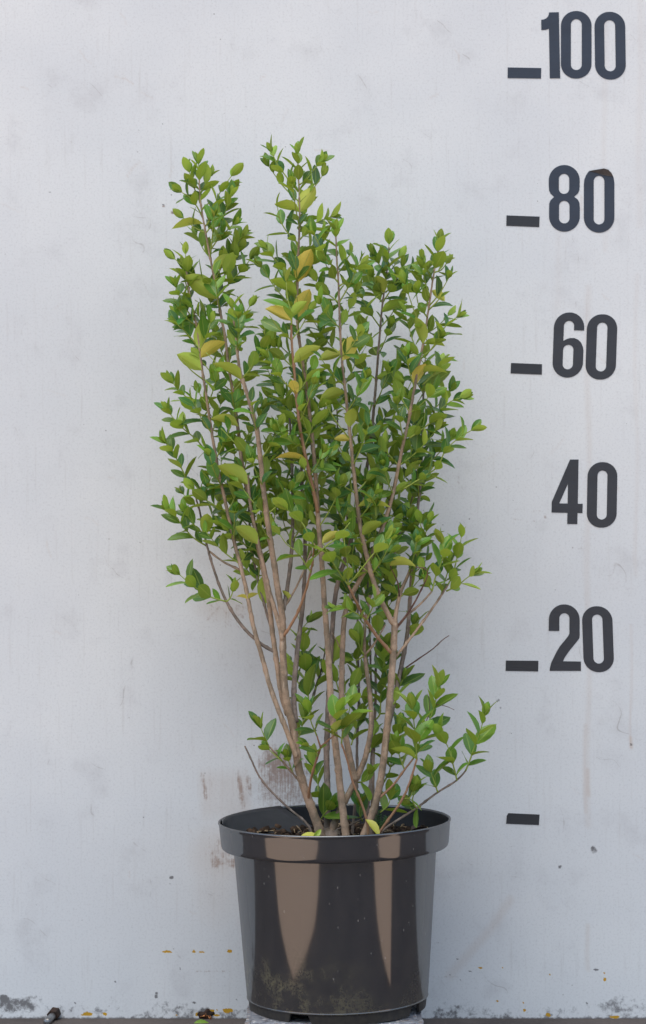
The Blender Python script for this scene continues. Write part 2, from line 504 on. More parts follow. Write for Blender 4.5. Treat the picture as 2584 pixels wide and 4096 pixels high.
# rootlet traces left of the stems, warm dirt behind the plant
rr = random.Random(3)
for _ in range(46):
    x = rr.uniform(830, 990); y = rr.uniform(2400, 2470)
    pts = [(x, y)]
    for k in range(4):
        x += rr.uniform(-16, 16); y += rr.uniform(-14, 26); pts.append((x, y))
    stroke(R, pts, 3.2, rr.uniform(0.30, 0.5))
blob(A, 900, 2430, 130, 70, 0.40, 1.2); blob(A, 1200, 2350, 420, 560, 0.26, 1.3); blob(A, 1100, 1300, 420, 500, 0.12, 1.3)
for _ in range(16):
    x = rr.uniform(1800, 1850); y = rr.uniform(1760, 1990)
    stroke(R, [(x, y), (x + rr.uniform(-12, 12), y + rr.uniform(10, 40))], 3, rr.uniform(0.25, 0.42))
# tan runs under the numbers
for x, y0, y1, w, a in ((2352, 1150, 3300, 14, 0.24), (2345, 2900, 3250, 9, 0.5), (2352, 3080, 3180, 13, 0.75), (2525, 2950, 2990, 7, 0.9), (2522, 2500, 2960, 6, 0.28),
                        (2545, 1100, 2300, 10, 0.18), (2420, 100, 1000, 12, 0.14), (2230, 700, 1300, 16, 0.10), (2352, 3700, 3880, 10, 0.32), (2560, 0, 900, 16, 0.16)):
    pts = [(x + 5 * math.sin(y / 130.0), y) for y in np.arange(y0, y1, 60)] + [(x, y1)]
    stroke(A, pts, w, a)
blob(G, 2525, 2978, 7, 10, 0.8)
stroke(A, [(1800, 3900), (1880, 3810), (1960, 3720), (2040, 3600)], 22, 0.30)
# old strokes and dirt
for _ in range(44):
    x = rr.uniform(0, 2584); y = rr.uniform(0, 3900); l = rr.uniform(20, 90); an = rr.uniform(0, math.pi)
    c = rr.uniform(-20, 20)
    stroke(A, [(x, y), (x + l / 2 * math.cos(an) - c * math.sin(an) * .5, y + l / 2 * math.sin(an) + c * math.cos(an) * .5), (x + l * math.cos(an), y + l * math.sin(an))], 3.0, rr.uniform(0.15, 0.45))
for _ in range(210):
    blob(G, rr.uniform(0, 2584), rr.uniform(0, 4000), rr.uniform(3, 5.5), rr.uniform(3, 5.5), rr.uniform(0.40, 0.66))
for x, y, r_ in ((2375, 3400, 22), (2045, 3388, 10), (2240, 3468, 12), (687, 3510, 12), (680, 3535, 8), (1990, 2800, 12), (2000, 2830, 10), (555, 520, 8), (328, 3680, 6), (655, 820, 8), (690, 850, 9)):
    blob(G, x, y, r_, r_, 0.62)
for x, y in ((655, 825), (690, 851)): blob(R, x, y, 8, 8, 1.0)
# grime along the foot of the board
depth = np.clip((GY - (3990 + 25 * np.sin(GX / 170.0) + 18 * np.sin(GX / 61.0))) / 80.0, 0, 1)
np.maximum(G, 0.50 * depth, out=G)
blob(G, 60, 4020, 190, 60, 0.62, 1.2); blob(G, 330, 4040, 260, 35, 0.45, 1.2); blob(G, 20, 3995, 30, 20, 0.8)
blob(G, 2480, 4030, 170, 70, 0.60, 1.3); blob(G, 2250, 4045, 160, 40, 0.45, 1.2); blob(G, 470, 4000, 60, 40, 0.42, 1.2)
blob(G, 625, 3980, 12, 20, 0.75); blob(G, 777, 4009, 12, 5, 1.0); blob(G, 2385, 3881, 16, 5, 1.0); blob(G, 2345, 4014, 8, 5, .9)
stroke(G, [(0, 4072), (2700, 4072)], 7, 0.75)
blob(G, 217, 4050, 26, 26, 0.62); blob(G, 820, 4056, 44, 36, 0.72)
for x, y in ((1880, 3885), (1895, 3910), (1800, 3900), (1830, 3836), (460, 3925), (300, 4010), (720, 3875)): blob(G, x, y, 7, 5, 0.9)
# primer showing through chipped paint
for x0, x1, y, h in ((645, 692, 3807, 7), (765, 788, 3806, 6), (795, 820, 3808, 6), (906, 933, 3805, 7)):
    blob(B, (x0 + x1) / 2, y, (x1 - x0) / 2, h, 1.0)
for x, y, rx, ry in ((352, 4056, 22, 10), (342, 4060, 24, 6), (419, 4056, 11, 8), (912, 4042, 26, 12), (865, 4062, 16, 6), (868, 4041, 6, 5), (790, 4058, 14, 9), (848, 4048, 12, 14), (704, 4058, 6, 5),
                     (1922, 3871, 12, 6), (2010, 3872, 4, 3), (2420, 3918, 6, 12), (2417, 3892, 6, 6), (2200, 3898, 4, 6), (1991, 4003, 6, 6), (2095, 4010, 5, 5), (2192, 4060, 12, 10), (2098, 4042, 12, 5), (2460, 4068, 26, 8)):
    blob(B, x, y, rx, ry, 1.0)
for x in range(2010, 2100, 14): blob(B, x, 3874, 3.5, 3, 0.8)
stroke(R, [(785, 3884), (900, 3883), (990, 3881)], 4, 0.5); stroke(R, [(1735, 3868), (1790, 3867)], 4, 0.45); stroke(R, [(1735, 3910), (1830, 3908)], 6, 0.42)
# old outline where the dash beside 40 came off
for a, b in (((2068, 2036), (2178, 2046)), ((2050, 2050), (2052, 2078)), ((2052, 2078), (2180, 2090)), ((2180, 2090), (2182, 2062)), ((2070, 2036), (2052, 2050))):
    stroke(R, [a, b], 3.0, 0.40)
blob(R, 2182, 2068, 7, 10, 0.6)
V = np.stack([(GX - 1292.0) / 2980.0, np.zeros_like(GX), CAM_Z - (GY - 2048.0) / 2980.0], -1).reshape(-1, 3)
V[:, 2] = np.maximum(V[:, 2], 0.0)
idx = np.arange(nx * ny).reshape(ny, nx)
Fq = np.stack([idx[:-1, :-1], idx[1:, :-1], idx[1:, 1:], idx[:-1, 1:]], -1).reshape(-1, 4)
fx0, fz1 = V[:, 0].min(), V[:, 2].max(); fx1 = V[:, 0].max()
extra = [(WX0, 0, 0), (fx0, 0, 0), (fx0, 0, fz1), (WX0, 0, fz1),       # left of the field
         (fx1, 0, 0), (WX1, 0, 0), (WX1, 0, fz1), (fx1, 0, fz1),       # right
         (WX0, 0, fz1), (WX1, 0, fz1), (WX1, 0, WZ1), (WX0, 0, WZ1),   # above
         (WX0, .03, 0), (WX1, .03, 0), (WX1, .03, WZ1), (WX0, .03, WZ1),
         (WX0, 0, 0), (WX1, 0, 0), (WX1, 0, WZ1), (WX0, 0, WZ1)]
n0 = len(V)
AV = np.vstack([V, np.array(extra)])
faces = Fq.tolist() + [[n0 + i for i in q] for q in ((0, 1, 2, 3), (4, 5, 6, 7), (8, 9, 10, 11), (13, 12, 15, 14), (12, 16, 19, 15), (17, 13, 14, 18), (19, 18, 14, 15))]
wall_me = bpy.data.meshes.new('wall')
wall_me.from_pydata(AV.tolist(), [], faces)
wall_me.update()
att = wall_me.attributes.new('wear', 'FLOAT_COLOR', 'POINT')
colr = np.zeros((len(AV), 4), np.float32)
colr[:n0] = np.stack([R, G, B, A], -1).reshape(-1, 4)
att.data.foreach_set('color', colr.ravel())
wall_me.materials.append(M_WALL)
wall = bpy.data.objects.new('wall', wall_me)
COL.objects.link(wall)
tag(wall, 'white painted scuffed board wall marked with dark height numbers', 'wall')

# ------------------------------------------------------------------ numbers and dashes on the wall
def arc(cx, cy, rx, ry, a0, a1, n=18):
    return [(cx + rx * math.cos(math.radians(a0 + (a1 - a0) * i / n)), cy + ry * math.sin(math.radians(a0 + (a1 - a0) * i / n))) for i in range(n + 1)]
def stadium(x0, x1, y0, y1, r=None):
    r = r or (x1 - x0) / 2
    return (arc(x1 - r, y0 + r, r, r, -90, 0) + arc(x1 - r, y1 - r, r, r, 0, 90) + arc(x0 + r, y1 - r, r, r, 90, 180) + arc(x0 + r, y0 + r, r, r, 180, 270))
def sticker(name, loops, mat, origin, thick=0.0005, shear=None):
    """loops in zoomed pixels (2.408 per source pixel) with the region's origin; a thin vinyl piece on the wall"""
    cu = bpy.data.curves.new(name, 'CURVE')
    cu.dimensions = '2D'; cu.fill_mode = 'BOTH'; cu.extrude = thick / 2
    L = []
    for lp in loops:
        pts = []
        for x, y in lp:
            if shear: x += shear[0] * (shear[1] - y)
            pts.append(W2(origin[0] + x / 2.4083, origin[1] + y / 2.4083))
        L.append(pts)
    cx = sum(p[0] for p in L[0]) / len(L[0]); cz = min(p[1] for p in L[0])
    for pts in L:
        sp = cu.splines.new('POLY'); sp.use_cyclic_u = True
        sp.points.add(len(pts) - 1)
        for i, (x, z) in enumerate(pts): sp.points[i].co = (x - cx, z - cz, 0, 1)
    tmp = bpy.data.objects.new('tmp', cu); COL.objects.link(tmp)
    dg = bpy.context.evaluated_depsgraph_get()
    me = bpy.data.meshes.new_from_object(tmp.evaluated_get(dg))
    bpy.data.objects.remove(tmp); bpy.data.curves.remove(cu)
    me.name = name
    me.transform(Matrix.Rotation(math.radians(90), 4, 'X'))
    me.materials.clear(); me.materials.append(mat)
    o = bpy.data.objects.new(name, me); COL.objects.link(o)
    o.location = (cx, -thick / 2 - 0.0001, cz)
    return o
OA, OB, OC = (1984, 0), (1984, 1150), (1984, 2350)
one = [(510, 120), (605, 118), (618, 755), (518, 755), (510, 276), (490, 285), (465, 289), (437, 290), (435, 192), (460, 188), (482, 178), (500, 160), (508, 142)]
eight = arc(657, 1738, 149, 148, 180, 360, 24) + [(806, 1790), (803, 1830), (790, 1862), (752, 1896), (790, 1925), (803, 1955), (807, 2000)] + arc(659, 2083, 148, 149, 0, 180, 24) + [(511, 2000), (513, 1960), (526, 1928), (560, 1897), (525, 1865), (511, 1832), (508, 1790)]
six = [(833, 415), (735, 412), (735, 370)] + arc(686, 370, 49, 49, 0, -180, 12) + [(637, 370), (636, 515), (665, 498), (700, 487), (740, 487), (780, 503), (810, 535), (827, 575), (833, 610), (833, 721)] + arc(686.5, 721, 146.5, 147, 0, 180, 20) + [(540, 387)] + arc(686.5, 387, 146.5, 147, 180, 360, 20)
four = [(713, 1657), (795, 1657), (788, 2083), (835, 2083), (833, 2173), (785, 2172), (783, 2279), (686, 2278), (688, 2170), (535, 2167), (537, 2065)]
two = [(508, 418), (610, 418), (610, 296)] + arc(658.5, 296, 48.5, 49, 180, 360, 12) + [(707, 440), (698, 464), (660, 512), (618, 563), (585, 615), (553, 680), (532, 725), (520, 770), (517, 803), (818, 803), (818, 713), (645, 710), (660, 675), (700, 618), (745, 562), (790, 506), (803, 486), (806, 460), (806, 310)] + arc(657.5, 310, 148.5, 148, 360, 180, 20)
def zero(x0, x1, y0, y1, hx0, hx1, hy0, hy1): return [stadium(x0, x1, y0, y1, (x1 - x0) / 2 * 0.97), stadium(hx0, hx1, hy0, hy1)]
zero80 = [(846, 1780), (850, 1735), (866, 1690), (890, 1655), (905, 1646), (1035, 1630), (1075, 1640), (1110, 1670), (1132, 1710), (1140, 1760), (1140, 2095)] + arc(993, 2095, 147, 147, 0, 180, 20)
digits = [
    ([one], OA, M_VINYL_BLUE, None, 'dark blue-grey digit one sticker beginning the number one hundred'),
    (zero(625, 920, 107, 757, 721, 826, 185, 675), OA, M_VINYL_BLUE, None, 'dark blue-grey digit zero sticker in the middle of the number one hundred'),
    (zero(951, 1247, 115, 767, 1044, 1150, 195, 687), OA, M_VINYL_BLUE, (-0.014, 440), 'dark blue-grey digit zero sticker ending the number one hundred'),
    ([eight, stadium(605, 705, 1675, 1868), stadium(607, 708, 1935, 2152)], OA, M_VINYL_BLUE, None, 'dark grey digit eight sticker beginning the number eighty'),
    ([zero80, stadium(941, 1044, 1695, 2162)], OA, M_VINYL_BLUE, None, 'dark grey digit zero sticker with a brown folded top in the number eighty'),
    ([six, stadium(637, 736, 552, 788)], OB, M_VINYL, (0.035, 868), 'dark grey digit six sticker beginning the number sixty'),
    (zero(868, 1160, 258, 887, 966, 1066, 338, 808), OB, M_VINYL, (0.035, 600), 'dark grey digit zero sticker leaning right in the number sixty'),
    ([four, [(693, 1890), (690, 2080), (608, 2080)]], OB, M_VINYL, None, 'dark grey digit four sticker beginning the number forty'),
    (zero(878, 1165, 1682, 2313, 974, 1070, 1763, 2235), OB, M_VINYL, (0.018, 2000), 'dark grey digit zero sticker ending the number forty'),
    ([two], OC, M_VINYL, None, 'dark grey digit two sticker beginning the number twenty'),
    (zero(836, 1128, 180, 815, 932, 1032, 260, 732), OC, M_VINYL, (-0.036, 497), 'dark grey scuffed digit zero sticker leaning left in the number twenty'),
]
for loops, org, m, sh, lab in digits:
    o = sticker('digit_sticker', loops, m, org, shear=sh)
    tag(o, lab, 'number', 'number stickers on the white wall')
    if 'folded' in lab:
        # the peeled top of this digit is folded over itself
        pts = [(895, 1648), (1035, 1627), (1078, 1638), (1112, 1668), (1128, 1702), (1040, 1690), (960, 1664)]
        w = [W2(1984 + x / 2.4083, y / 2.4083) for x, y in pts]
        Vf = [(x - o.location.x, -0.0006 - (0.0030 if 0 < i < 3 else 0.0004), z - o.location.z) for i, (x, z) in enumerate(w)]
        Vb = [(x, y + 0.0005, z) for x, y, z in Vf]
        n = len(Vf)
        fo = mesh_obj('folded_edge', Vf + Vb, [tuple(range(n - 1, -1, -1)), tuple(range(n, 2 * n))] + [(i, (i + 1) % n, n + (i + 1) % n, n + i) for i in range(n)],
                      mat_simple('brown_glue_side', lin(78, 70, 66), 0.7, 0.3, lin(60, 54, 52), 60), o, smooth=False)
        fo['label'] = 'brown glue side of the folded sticker top'
dashes = [([(113, 650), (435, 656), (433, 757), (112, 753)], OA, M_VINYL_BLUE, 'dark blue-grey tape dash beside the number one hundred'),
          ([(101, 2075), (420, 2087), (416, 2188), (99, 2175)], OA, M_TAPE, 'dark tape dash beside the number eighty'),
          ([(145, 727), (443, 739), (441, 840), (140, 827)], OB, M_TAPE, 'dark tape dash beside the number sixty'),
          ([(95, 703), (408, 706), (406, 808), (92, 803)], OC, M_TAPE, 'dark tape dash beside the number twenty'),
          ([(120, 2173), (420, 2187), (413, 2288), (97, 2275), (103, 2200)], OC, M_TAPE, 'dark tape dash below the number twenty with no number beside it')]
for lp, org, m, lab in dashes:
    tag(sticker('dash_sticker', [lp], m, org), lab, 'tape dash', 'tape dashes on the white wall')

# ------------------------------------------------------------------ bolt, corroded stub
def place_bolt():
    root = empty('wall_bolt', P(222, 4050, 0.0))
    tag(root, 'short grey steel bolt sticking out of the grimy wall foot', 'bolt')
    r0 = Vector((0, 0.004, 0)); tip = Vector((-0.007, -0.03, -0.006))
    path = [r0.lerp(tip, i / 14) for i in range(15)]
    Vt, Ft = tube(path, lambda t: 0.0052 if int(t * 14) % 2 else 0.0046, 14)
    mesh_obj('shank', Vt, Ft, M_STEEL, root)
    nut = [r0.lerp(tip, t) for t in (0.02, 0.06, 0.38, 0.42)]
    Vt, Ft = tube(nut, lambda t: 0.0085 if 0.2 < t < 0.8 else 0.0076, 6)
    mesh_obj('nut', Vt, Ft, M_RUST, root, smooth=False)
    ball, _ = resample([tip, tip + (tip - r0).normalized() * 0.004], 0.0008)
    Vt, Ft = tube(ball, lambda t: 0.0058 * math.sqrt(max(0.02, 1 - t * t)), 14)
    mesh_obj('end_cap', Vt, Ft, M_STEEL, root)
place_bolt()
def lump(name, center, size, mat, seed, parent=None, sub=2, amp=0.35):
    bm = bmesh.new()
    bmesh.ops.create_icosphere(bm, subdivisions=sub, radius=1)
    for v in bm.verts:
        v.co *= 1 + amp * mnoise.noise(v.co * 1.7 + Vector((seed * 3.1, seed, 0)))
        v.co = Vector((v.co.x * size[0], v.co.y * size[1], v.co.z * size[2]))
    me = bpy.data.meshes.new(name); bm.to_mesh(me); bm.free()
    me.polygons.foreach_set('use_smooth', [True] * len(me.polygons))
    me.materials.append(mat)
    o = bpy.data.objects.new(name, me); COL.objects.link(o); o.location = center
    if parent: o.parent = parent
    return o
stub = empty('corroded_stub', P(822, 4064, 0.0))
tag(stub, 'rusty corroded bolt stub with coppery glints at the wall foot', 'bolt')
lump('rust_crust', (0, 0, 0.0015), (0.0090, 0.0026, 0.0075), M_RUST, 2, stub, 3, 0.7)
lump('bare_metal', (-0.001, -0.0025, 0.0005), (0.0042, 0.0016, 0.0022), M_BRASS, 5, stub, 3, 1.3)
lump('bare_metal', (0.0048, -0.0022, -0.002), (0.0026, 0.0016, 0.0034), M_BRASS, 9, stub, 3, 1.3)

# ------------------------------------------------------------------ pot
pot = empty('plant_pot', POT)
pot.rotation_euler = (0, math.radians(-1.0), 0)
tag(pot, 'large glossy black plastic nursery pot with a wide rim', 'pot')
def ring(prof): return lathe(prof, 128)
Vt, Ft = ring([(0.1128, 0.0125), (0.1142, 0.0132), (0.1146, 0.0140), (0.1143, 0.0148), (0.1142, 0.0152), (0.1143, 0.0165), (0.1178, 0.063), (0.1214, 0.112), (0.1250, 0.161), (0.1279, 0.2005), (0.12805, 0.2020), (0.1281, 0.2035), (0.1245, 0.2035), (0.1210, 0.150), (0.1160, 0.085), (0.1105, 0.0160), (0.03, 0.0150), (0.03, 0.0125)])
mesh_obj('body', Vt, Ft, M_POT, pot)
Vt, Ft = ring([(0.1265, 0.2030), (0.1310, 0.2012), (0.1385, 0.2010), (0.1410, 0.2014), (0.1424, 0.2026), (0.1431, 0.2046), (0.1434, 0.2062), (0.1435, 0.2070), (0.1447, 0.2200), (0.1456, 0.2295), (0.1457, 0.2305), (0.1460, 0.2320), (0.1468, 0.2334), (0.1467, 0.2348), (0.1456, 0.2354), (0.1443, 0.2350), (0.1436, 0.2335), (0.1434, 0.2300), (0.1416, 0.2080), (0.1400, 0.2050), (0.1265, 0.2050)])
rim_o = mesh_obj('rim', Vt, Ft, M_POT, pot)
rim_o.data.materials.append(M_POT_IN)
for pg in rim_o.data.polygons:
    if pg.index % 21 in (16, 17, 18, 19): pg.material_index = 1
# foot ring with cut-out notches
def foot_piece(a0, a1):
    prof = [(0.1128, 0.0130), (0.1112, 0.0004), (0.1085, 0.0004), (0.1085, 0.0130)]
    n = max(3, int((a1 - a0) / 4)); Vv, Ff = [], []
    for i in range(n + 1):
        t = i / n; a = math.radians(a0 + (a1 - a0) * t)
        e = 0.004 if i in (0, n) else 0.0            # slanted ends
        for j, (r, z) in enumerate(prof):
            aa = a + (math.radians(2.2) * (1 if i == 0 else -1) if (i in (0, n) and j in (1, 2)) else 0)
            Vv.append((r * math.cos(aa), r * math.sin(aa), z))
    for i in range(n):
        for j in range(4):
            Ff.append((i * 4 + j, (i + 1) * 4 + j, (i + 1) * 4 + (j + 1) % 4, i * 4 + (j + 1) % 4))
    Ff += [(3, 2, 1, 0), tuple(n * 4 + j for j in range(4))]
    mesh_obj('foot', Vv, Ff, M_FOOT, pot, smooth=False)
cuts = [-121, -109, -36, -27, 22, 34, 82, 94, 142, 154]
for i in range(0, len(cuts), 2):
    a0 = cuts[i + 1]; a1 = cuts[(i + 2) % len(cuts)]
    if a1 < a0: a1 += 360
    foot_piece(a0, a1)
# folded-in flap of plastic at the inside left of the rim
Vv, Ff = [], []
nu, nv = 12, 8
for i in range(nu + 1):
    for j in range(nv + 1):
        u, v = i / nu, j / nv
        ang = math.radians(186 - 66 * u)
        r = 0.1405 - 0.004 * v - (0.052 * u ** 1.6) * v ** 1.2
        x = r * math.cos(ang) + 0.030 * v * u ** 2; y = r * math.sin(ang)
        z = 0.2362 + 0.0012 * u - 0.031 * v
        Vv.append((x, y, z))
for i in range(nu):
    for j in range(nv):
        a = i * (nv + 1) + j
        Ff.append((a, a + 1, a + nv + 2, a + nv + 1))
fl = mesh_obj('folded_flap', Vv, Ff, M_FLAP, pot)
sm = fl.modifiers.new('thickness', 'SOLIDIFY'); sm.thickness = 0.0014
# soil
SOIL_Z = 0.265
Vv, Ff = [], []
nr, na = 22, 84
Vv.append((POT.x, POT.y, SOIL_Z + 0.003))
for i in range(1, nr + 1):
    r = 0.1392 * i / nr
    for k in range(na):
        a = 2 * math.pi * k / na
        x, y = POT.x + r * math.cos(a), POT.y + r * math.sin(a)
        h = mnoise.noise(Vector((x * 70, y * 70, 0))) * 0.004 + mnoise.noise(Vector((x * 190, y * 190, 4))) * 0.003 + 0.006 * mnoise.noise(Vector((x * 18, y * 18, 7)))
        Vv.append((x, y, SOIL_Z + h))
for k in range(na): Ff.append((0, 1 + k, 1 + (k + 1) % na))
for i in range(nr - 1):
    for k in range(na):
        a = 1 + i * na + k; b = 1 + i * na + (k + 1) % na
        Ff.append((a, a + na, b + na, b))
soil = mesh_obj('soil', Vv, Ff, M_SOIL)
tag(soil, 'dark crumbly potting soil inside the black pot', 'soil', kind='stuff')
def soil_bits(name, n, fn, mat):
    Vall, Fall = [], []
    for _ in range(n):
        a = random.uniform(0, 2 * math.pi); r = 0.134 * math.sqrt(random.random())
        c = Vector((POT.x + r * math.cos(a), POT.y + r * math.sin(a), SOIL_Z + random.uniform(0.0, 0.006)))
        v, f = fn(c); o = len(Vall)
        Vall += v; Fall += [tuple(i + o for i in q) for q in f]
    ob = mesh_obj(name, Vall, Fall, mat, soil)
    tag(ob, kind='stuff')
def clod(c):
    s = random.uniform(0.002, 0.0065)
    v, f = [], []
    for i in range(4):
        th = math.pi * (i + .5) / 4
        for k in range(6):
            a = k * math.pi / 3
            q = s * random.uniform(0.7, 1.25)
            v.append(c + Vector((q * math.sin(th) * math.cos(a), q * math.sin(th) * math.sin(a), q * 0.8 * math.cos(th))))
    for i in range(3):
        for k in range(6):
            f.append((i * 6 + k, (i + 1) * 6 + k, (i + 1) * 6 + (k + 1) % 6, i * 6 + (k + 1) % 6))
    f += [(0, 1, 2, 3, 4, 5), (23, 22, 21, 20, 19, 18)]
    return v, f
def straw(c):
    d = Vector((random.uniform(-1, 1), random.uniform(-1, 1), random.uniform(-.15, .5))).normalized() * random.uniform(0.004, 0.013)
    p = [c, c + d * .5 + Vector((0, 0, random.uniform(-.001, .002))), c + d]
    return tube(p, lambda t: 0.0007, 4)
soil_bits('soil_clods', 420, clod, M_CLOD)
soil_bits('straw_bits', 190, straw, M_CHIP)

# ------------------------------------------------------------------ shrub: stems
BASE = Vector((POT.x, -0.19, SOIL_Z))
shrub = empty('shrub', BASE)
tag(shrub, 'tall privet shrub with brown stems and small green leaves in the pot', 'shrub')

def to3(pts, y0, y1):
    """source-pixel polyline to 3-D, depth running from y0 at its first to y1 at its last point"""
    L = [0]
    for a, b in zip(pts, pts[1:]): L.append(L[-1] + math.hypot(b[0] - a[0], b[1] - a[1]))
    return [P(p[0], p[1], y0 + (y1 - y0) * l / L[-1]) for p, l in zip(pts, L)]

STEMS = {}
def stem(key, pts, y0, y1, r0, r1, mat=M_BARK, node=0.034):
    p3 = to3(pts, y0, y1)
    path, L = resample(catmull(p3), 0.004)
    for _ in range(26 if r0 > .0018 else 6):
        path = [path[0]] + [(path[i - 1] + path[i] * 2 + path[i + 1]) / 4 for i in range(1, len(path) - 1)] + [path[-1]]
    off = random.random()
    def rad(t):
        r = r0 + (r1 - r0) * t
        s = (t * L / node + off) % 1.0
        sw = (0.20 + .25 * (r < .002)) * math.exp(-((s - 0.5) / 0.05) ** 2)
        return r * (1 + sw)
    jit = [p + Vector((random.gauss(0, .00012), random.gauss(0, .00012), 0)) for p in path]
    jit[0] = path[0]
    V_, F_ = tube(jit, rad, 9, 0.08)
    o = mesh_obj('stem' if r0 > 0.0018 else 'twig', [v - BASE for v in V_], F_, mat, shrub)
    STEMS[key] = (path, L, node, off)
    return o
BY = 3385
T1 = [(1300, BY), (1275, 3313), (1236, 3203), (1200, 3104), (1184, 3005), (1176, 2907), (1153, 2847), (1139, 2768), (1133, 2650), (1130, 2553), (1132, 2438), (1116, 2405), (1100, 2276), (1084, 2184), (1065, 2050), (1047, 1899), (1028, 1714), (996, 1600), (969, 1515)]
stem('T1', T1, -.195, -.25, .0058, .0024)
stem('T1top', [(969, 1530), (950, 1440), (945, 1340), (930, 1250)], -.249, -.25, .0022, .0010)
stem('S2', [(1186, 3030), (1172, 2990), (1148, 2926), (1113, 2840), (1074, 2729), (1038, 2590), (1015, 2521), (996, 2415), (969, 2286), (940, 2184), (904, 2019), (876, 1899), (858, 1798), (844, 1715), (826, 1586), (810, 1494), (798, 1392), (785, 1290), (765, 1215), (748, 1120), (742, 1030)], -.214, -.20, .0034, .0010)
stem('S3', [(1152, 2860), (1128, 2800), (1107, 2645), (1097, 2590), (1088, 2521), (1080, 2438), (1062, 2323), (1034, 2198), (1008, 2046), (982, 1936), (964, 1830), (955, 1738), (941, 1632), (925, 1540), (909, 1430), (903, 1350), (891, 1300), (868, 1182), (859, 1122), (840, 1030), (826, 947), (813, 882), (801, 813), (799, 753), (794, 670)], -.208, -.19, .0036, .0009)
stem('S3L', [(1100, 2608), (1042, 2581), (1010, 2548), (959, 2498), (904, 2406), (876, 2341), (849, 2258), (826, 2184), (803, 2055), (780, 1985), (770, 1930)], -.206, -.185, .0023, .0010, M_BARK_GREY)
stem('S4', [(1131, 2560), (1112, 2480), (1080, 2380), (1050, 2240), (1020, 2120), (1000, 2010), (990, 1900)], -.222, -.225, .0030, .0018)
stem('S5', [(1100, 2560), (1070, 2465), (1040, 2350), (1010, 2221), (1000, 2100), (985, 1900)], -.20, -.15, .0018, .0010, M_BARK_GREY)
stem('S6', [(1134, 2440), (1150, 2346), (1167, 2207), (1171, 2050), (1169, 1900), (1162, 1720), (1150, 1560)], -.22, -.12, .0028, .0012, M_BARK_GREY)
stem('S7', [(1184, 2890), (1172, 2808), (1176, 2737), (1194, 2553), (1213, 2415), (1220, 2230), (1218, 2092), (1205, 1900), (1215, 1700), (1225, 1500)], -.206, -.09, .0036, .0012, M_BARK_GREY)
stem('C1', [(1388, BY), (1382, 3329), (1366, 3203), (1354, 3084), (1340, 2966), (1328, 2847), (1319, 2729), (1312, 2593), (1296, 2395), (1289, 2272), (1274, 2099), (1259, 1853), (1245, 1715), (1227, 1553), (1208, 1438), (1190, 1310), (1188, 1240), (1190, 1122), (1195, 979), (1200, 850), (1197, 767), (1193, 707), (1190, 630)], -.215, -.215, .0049, .0008)
stem('C2', [(1272, 2050), (1250, 1945), (1227, 1853), (1208, 1761), (1194, 1669), (1183, 1567), (1176, 1461), (1164, 1360), (1166, 1270)], -.216, -.26, .0026, .0013, M_TWIG)
stem('C4', [(1312, BY), (1307, 3302), (1311, 3163), (1305, 3045), (1309, 2926), (1318, 2720), (1328, 2543), (1338, 2395), (1353, 2321), (1397, 2188), (1420, 2100), (1448, 1984), (1462, 1906), (1480, 1786), (1490, 1694), (1499, 1592), (1508, 1481), (1516, 1368), (1523, 1294), (1531, 1195), (1541, 1146), (1548, 1086), (1556, 990)], -.18, -.14, .0043, .0009, M_BARK_GREY)
stem('T3', [(1320, BY), (1327, 3310), (1374, 3215), (1417, 3132), (1428, 3105), (1453, 3065), (1477, 2966), (1488, 2887), (1480, 2788), (1465, 2670), (1457, 2617), (1455, 2520), (1466, 2460), (1480, 2380)], -.19, -.17, .0046, .0018)
stem('C5', [(1420, 3125), (1402, 3045), (1386, 2966), (1368, 2867), (1366, 2750), (1370, 2593), (1378, 2444), (1400, 2385), (1452, 2300), (1500, 2190), (1526, 2122), (1545, 2067), (1568, 1998), (1582, 1924), (1600, 1841), (1614, 1758), (1628, 1721), (1642, 1638), (1655, 1569), (1667, 1500), (1674, 1467), (1694, 1368), (1709, 1269), (1721, 1195), (1733, 1096), (1745, 1047), (1756, 985)], -.188, -.20, .0042, .0009)
stem('R1', [(1440, BY), (1456, 3327), (1490, 3263), (1511, 3178), (1528, 3092), (1541, 2985), (1554, 2857), (1565, 2716), (1573, 2617), (1579, 2490)], -.21, -.205, .0046, .0042)
stem('C3', [(1579, 2505), (1546, 2450), (1516, 2385), (1491, 2321), (1467, 2222), (1450, 2160), (1434, 2053), (1420, 1938), (1409, 1823), (1397, 1707), (1384, 1592), (1370, 1467), (1363, 1368), (1358, 1269), (1355, 1146), (1348, 1047), (1343, 940)], -.205, -.235, .0034, .0009)
stem('R1r', [(1576, 2510), (1586, 2440), (1597, 2375), (1635, 2296), (1658, 2240), (1672, 2190)], -.205, -.18, .0030, .0014)
stem('R2', [(1475, BY), (1500, 3250), (1530, 3050), (1548, 2930), (1580, 2784), (1614, 2621), (1630, 2543), (1640, 2395), (1649, 2277), (1659, 2173), (1669, 2053), (1683, 1915), (1688, 1776), (1692, 1638), (1694, 1540), (1702, 1440)], -.19, -.11, .0040, .0011, M_BARK_GREY)
stem('R5', [(1470, BY), (1490, 3200), (1494, 3028), (1503, 2771), (1503, 2600), (1520, 2450), (1546, 2356), (1565, 2272), (1585, 2188), (1610, 2089), (1640, 2040), (1655, 1960)], -.16, -.08, .0021, .0010, M_BARK_GREY)
stem('R6', [(1455, BY), (1480, 3150), (1490, 2900), (1483, 2700), (1480, 2550), (1470, 2300), (1478, 2100), (1470, 1950)], -.14, -.07, .0019, .0009, M_BARK_GREY)
stem('R7', [(1405, BY), (1430, 3100), (1426, 3000), (1436, 2814), (1432, 2650), (1430, 2500), (1428, 2300), (1390, 2080), (1355, 1880), (1350, 1700), (1345, 1560)], -.14, -.07, .0020, .0009, M_BARK_GREY)
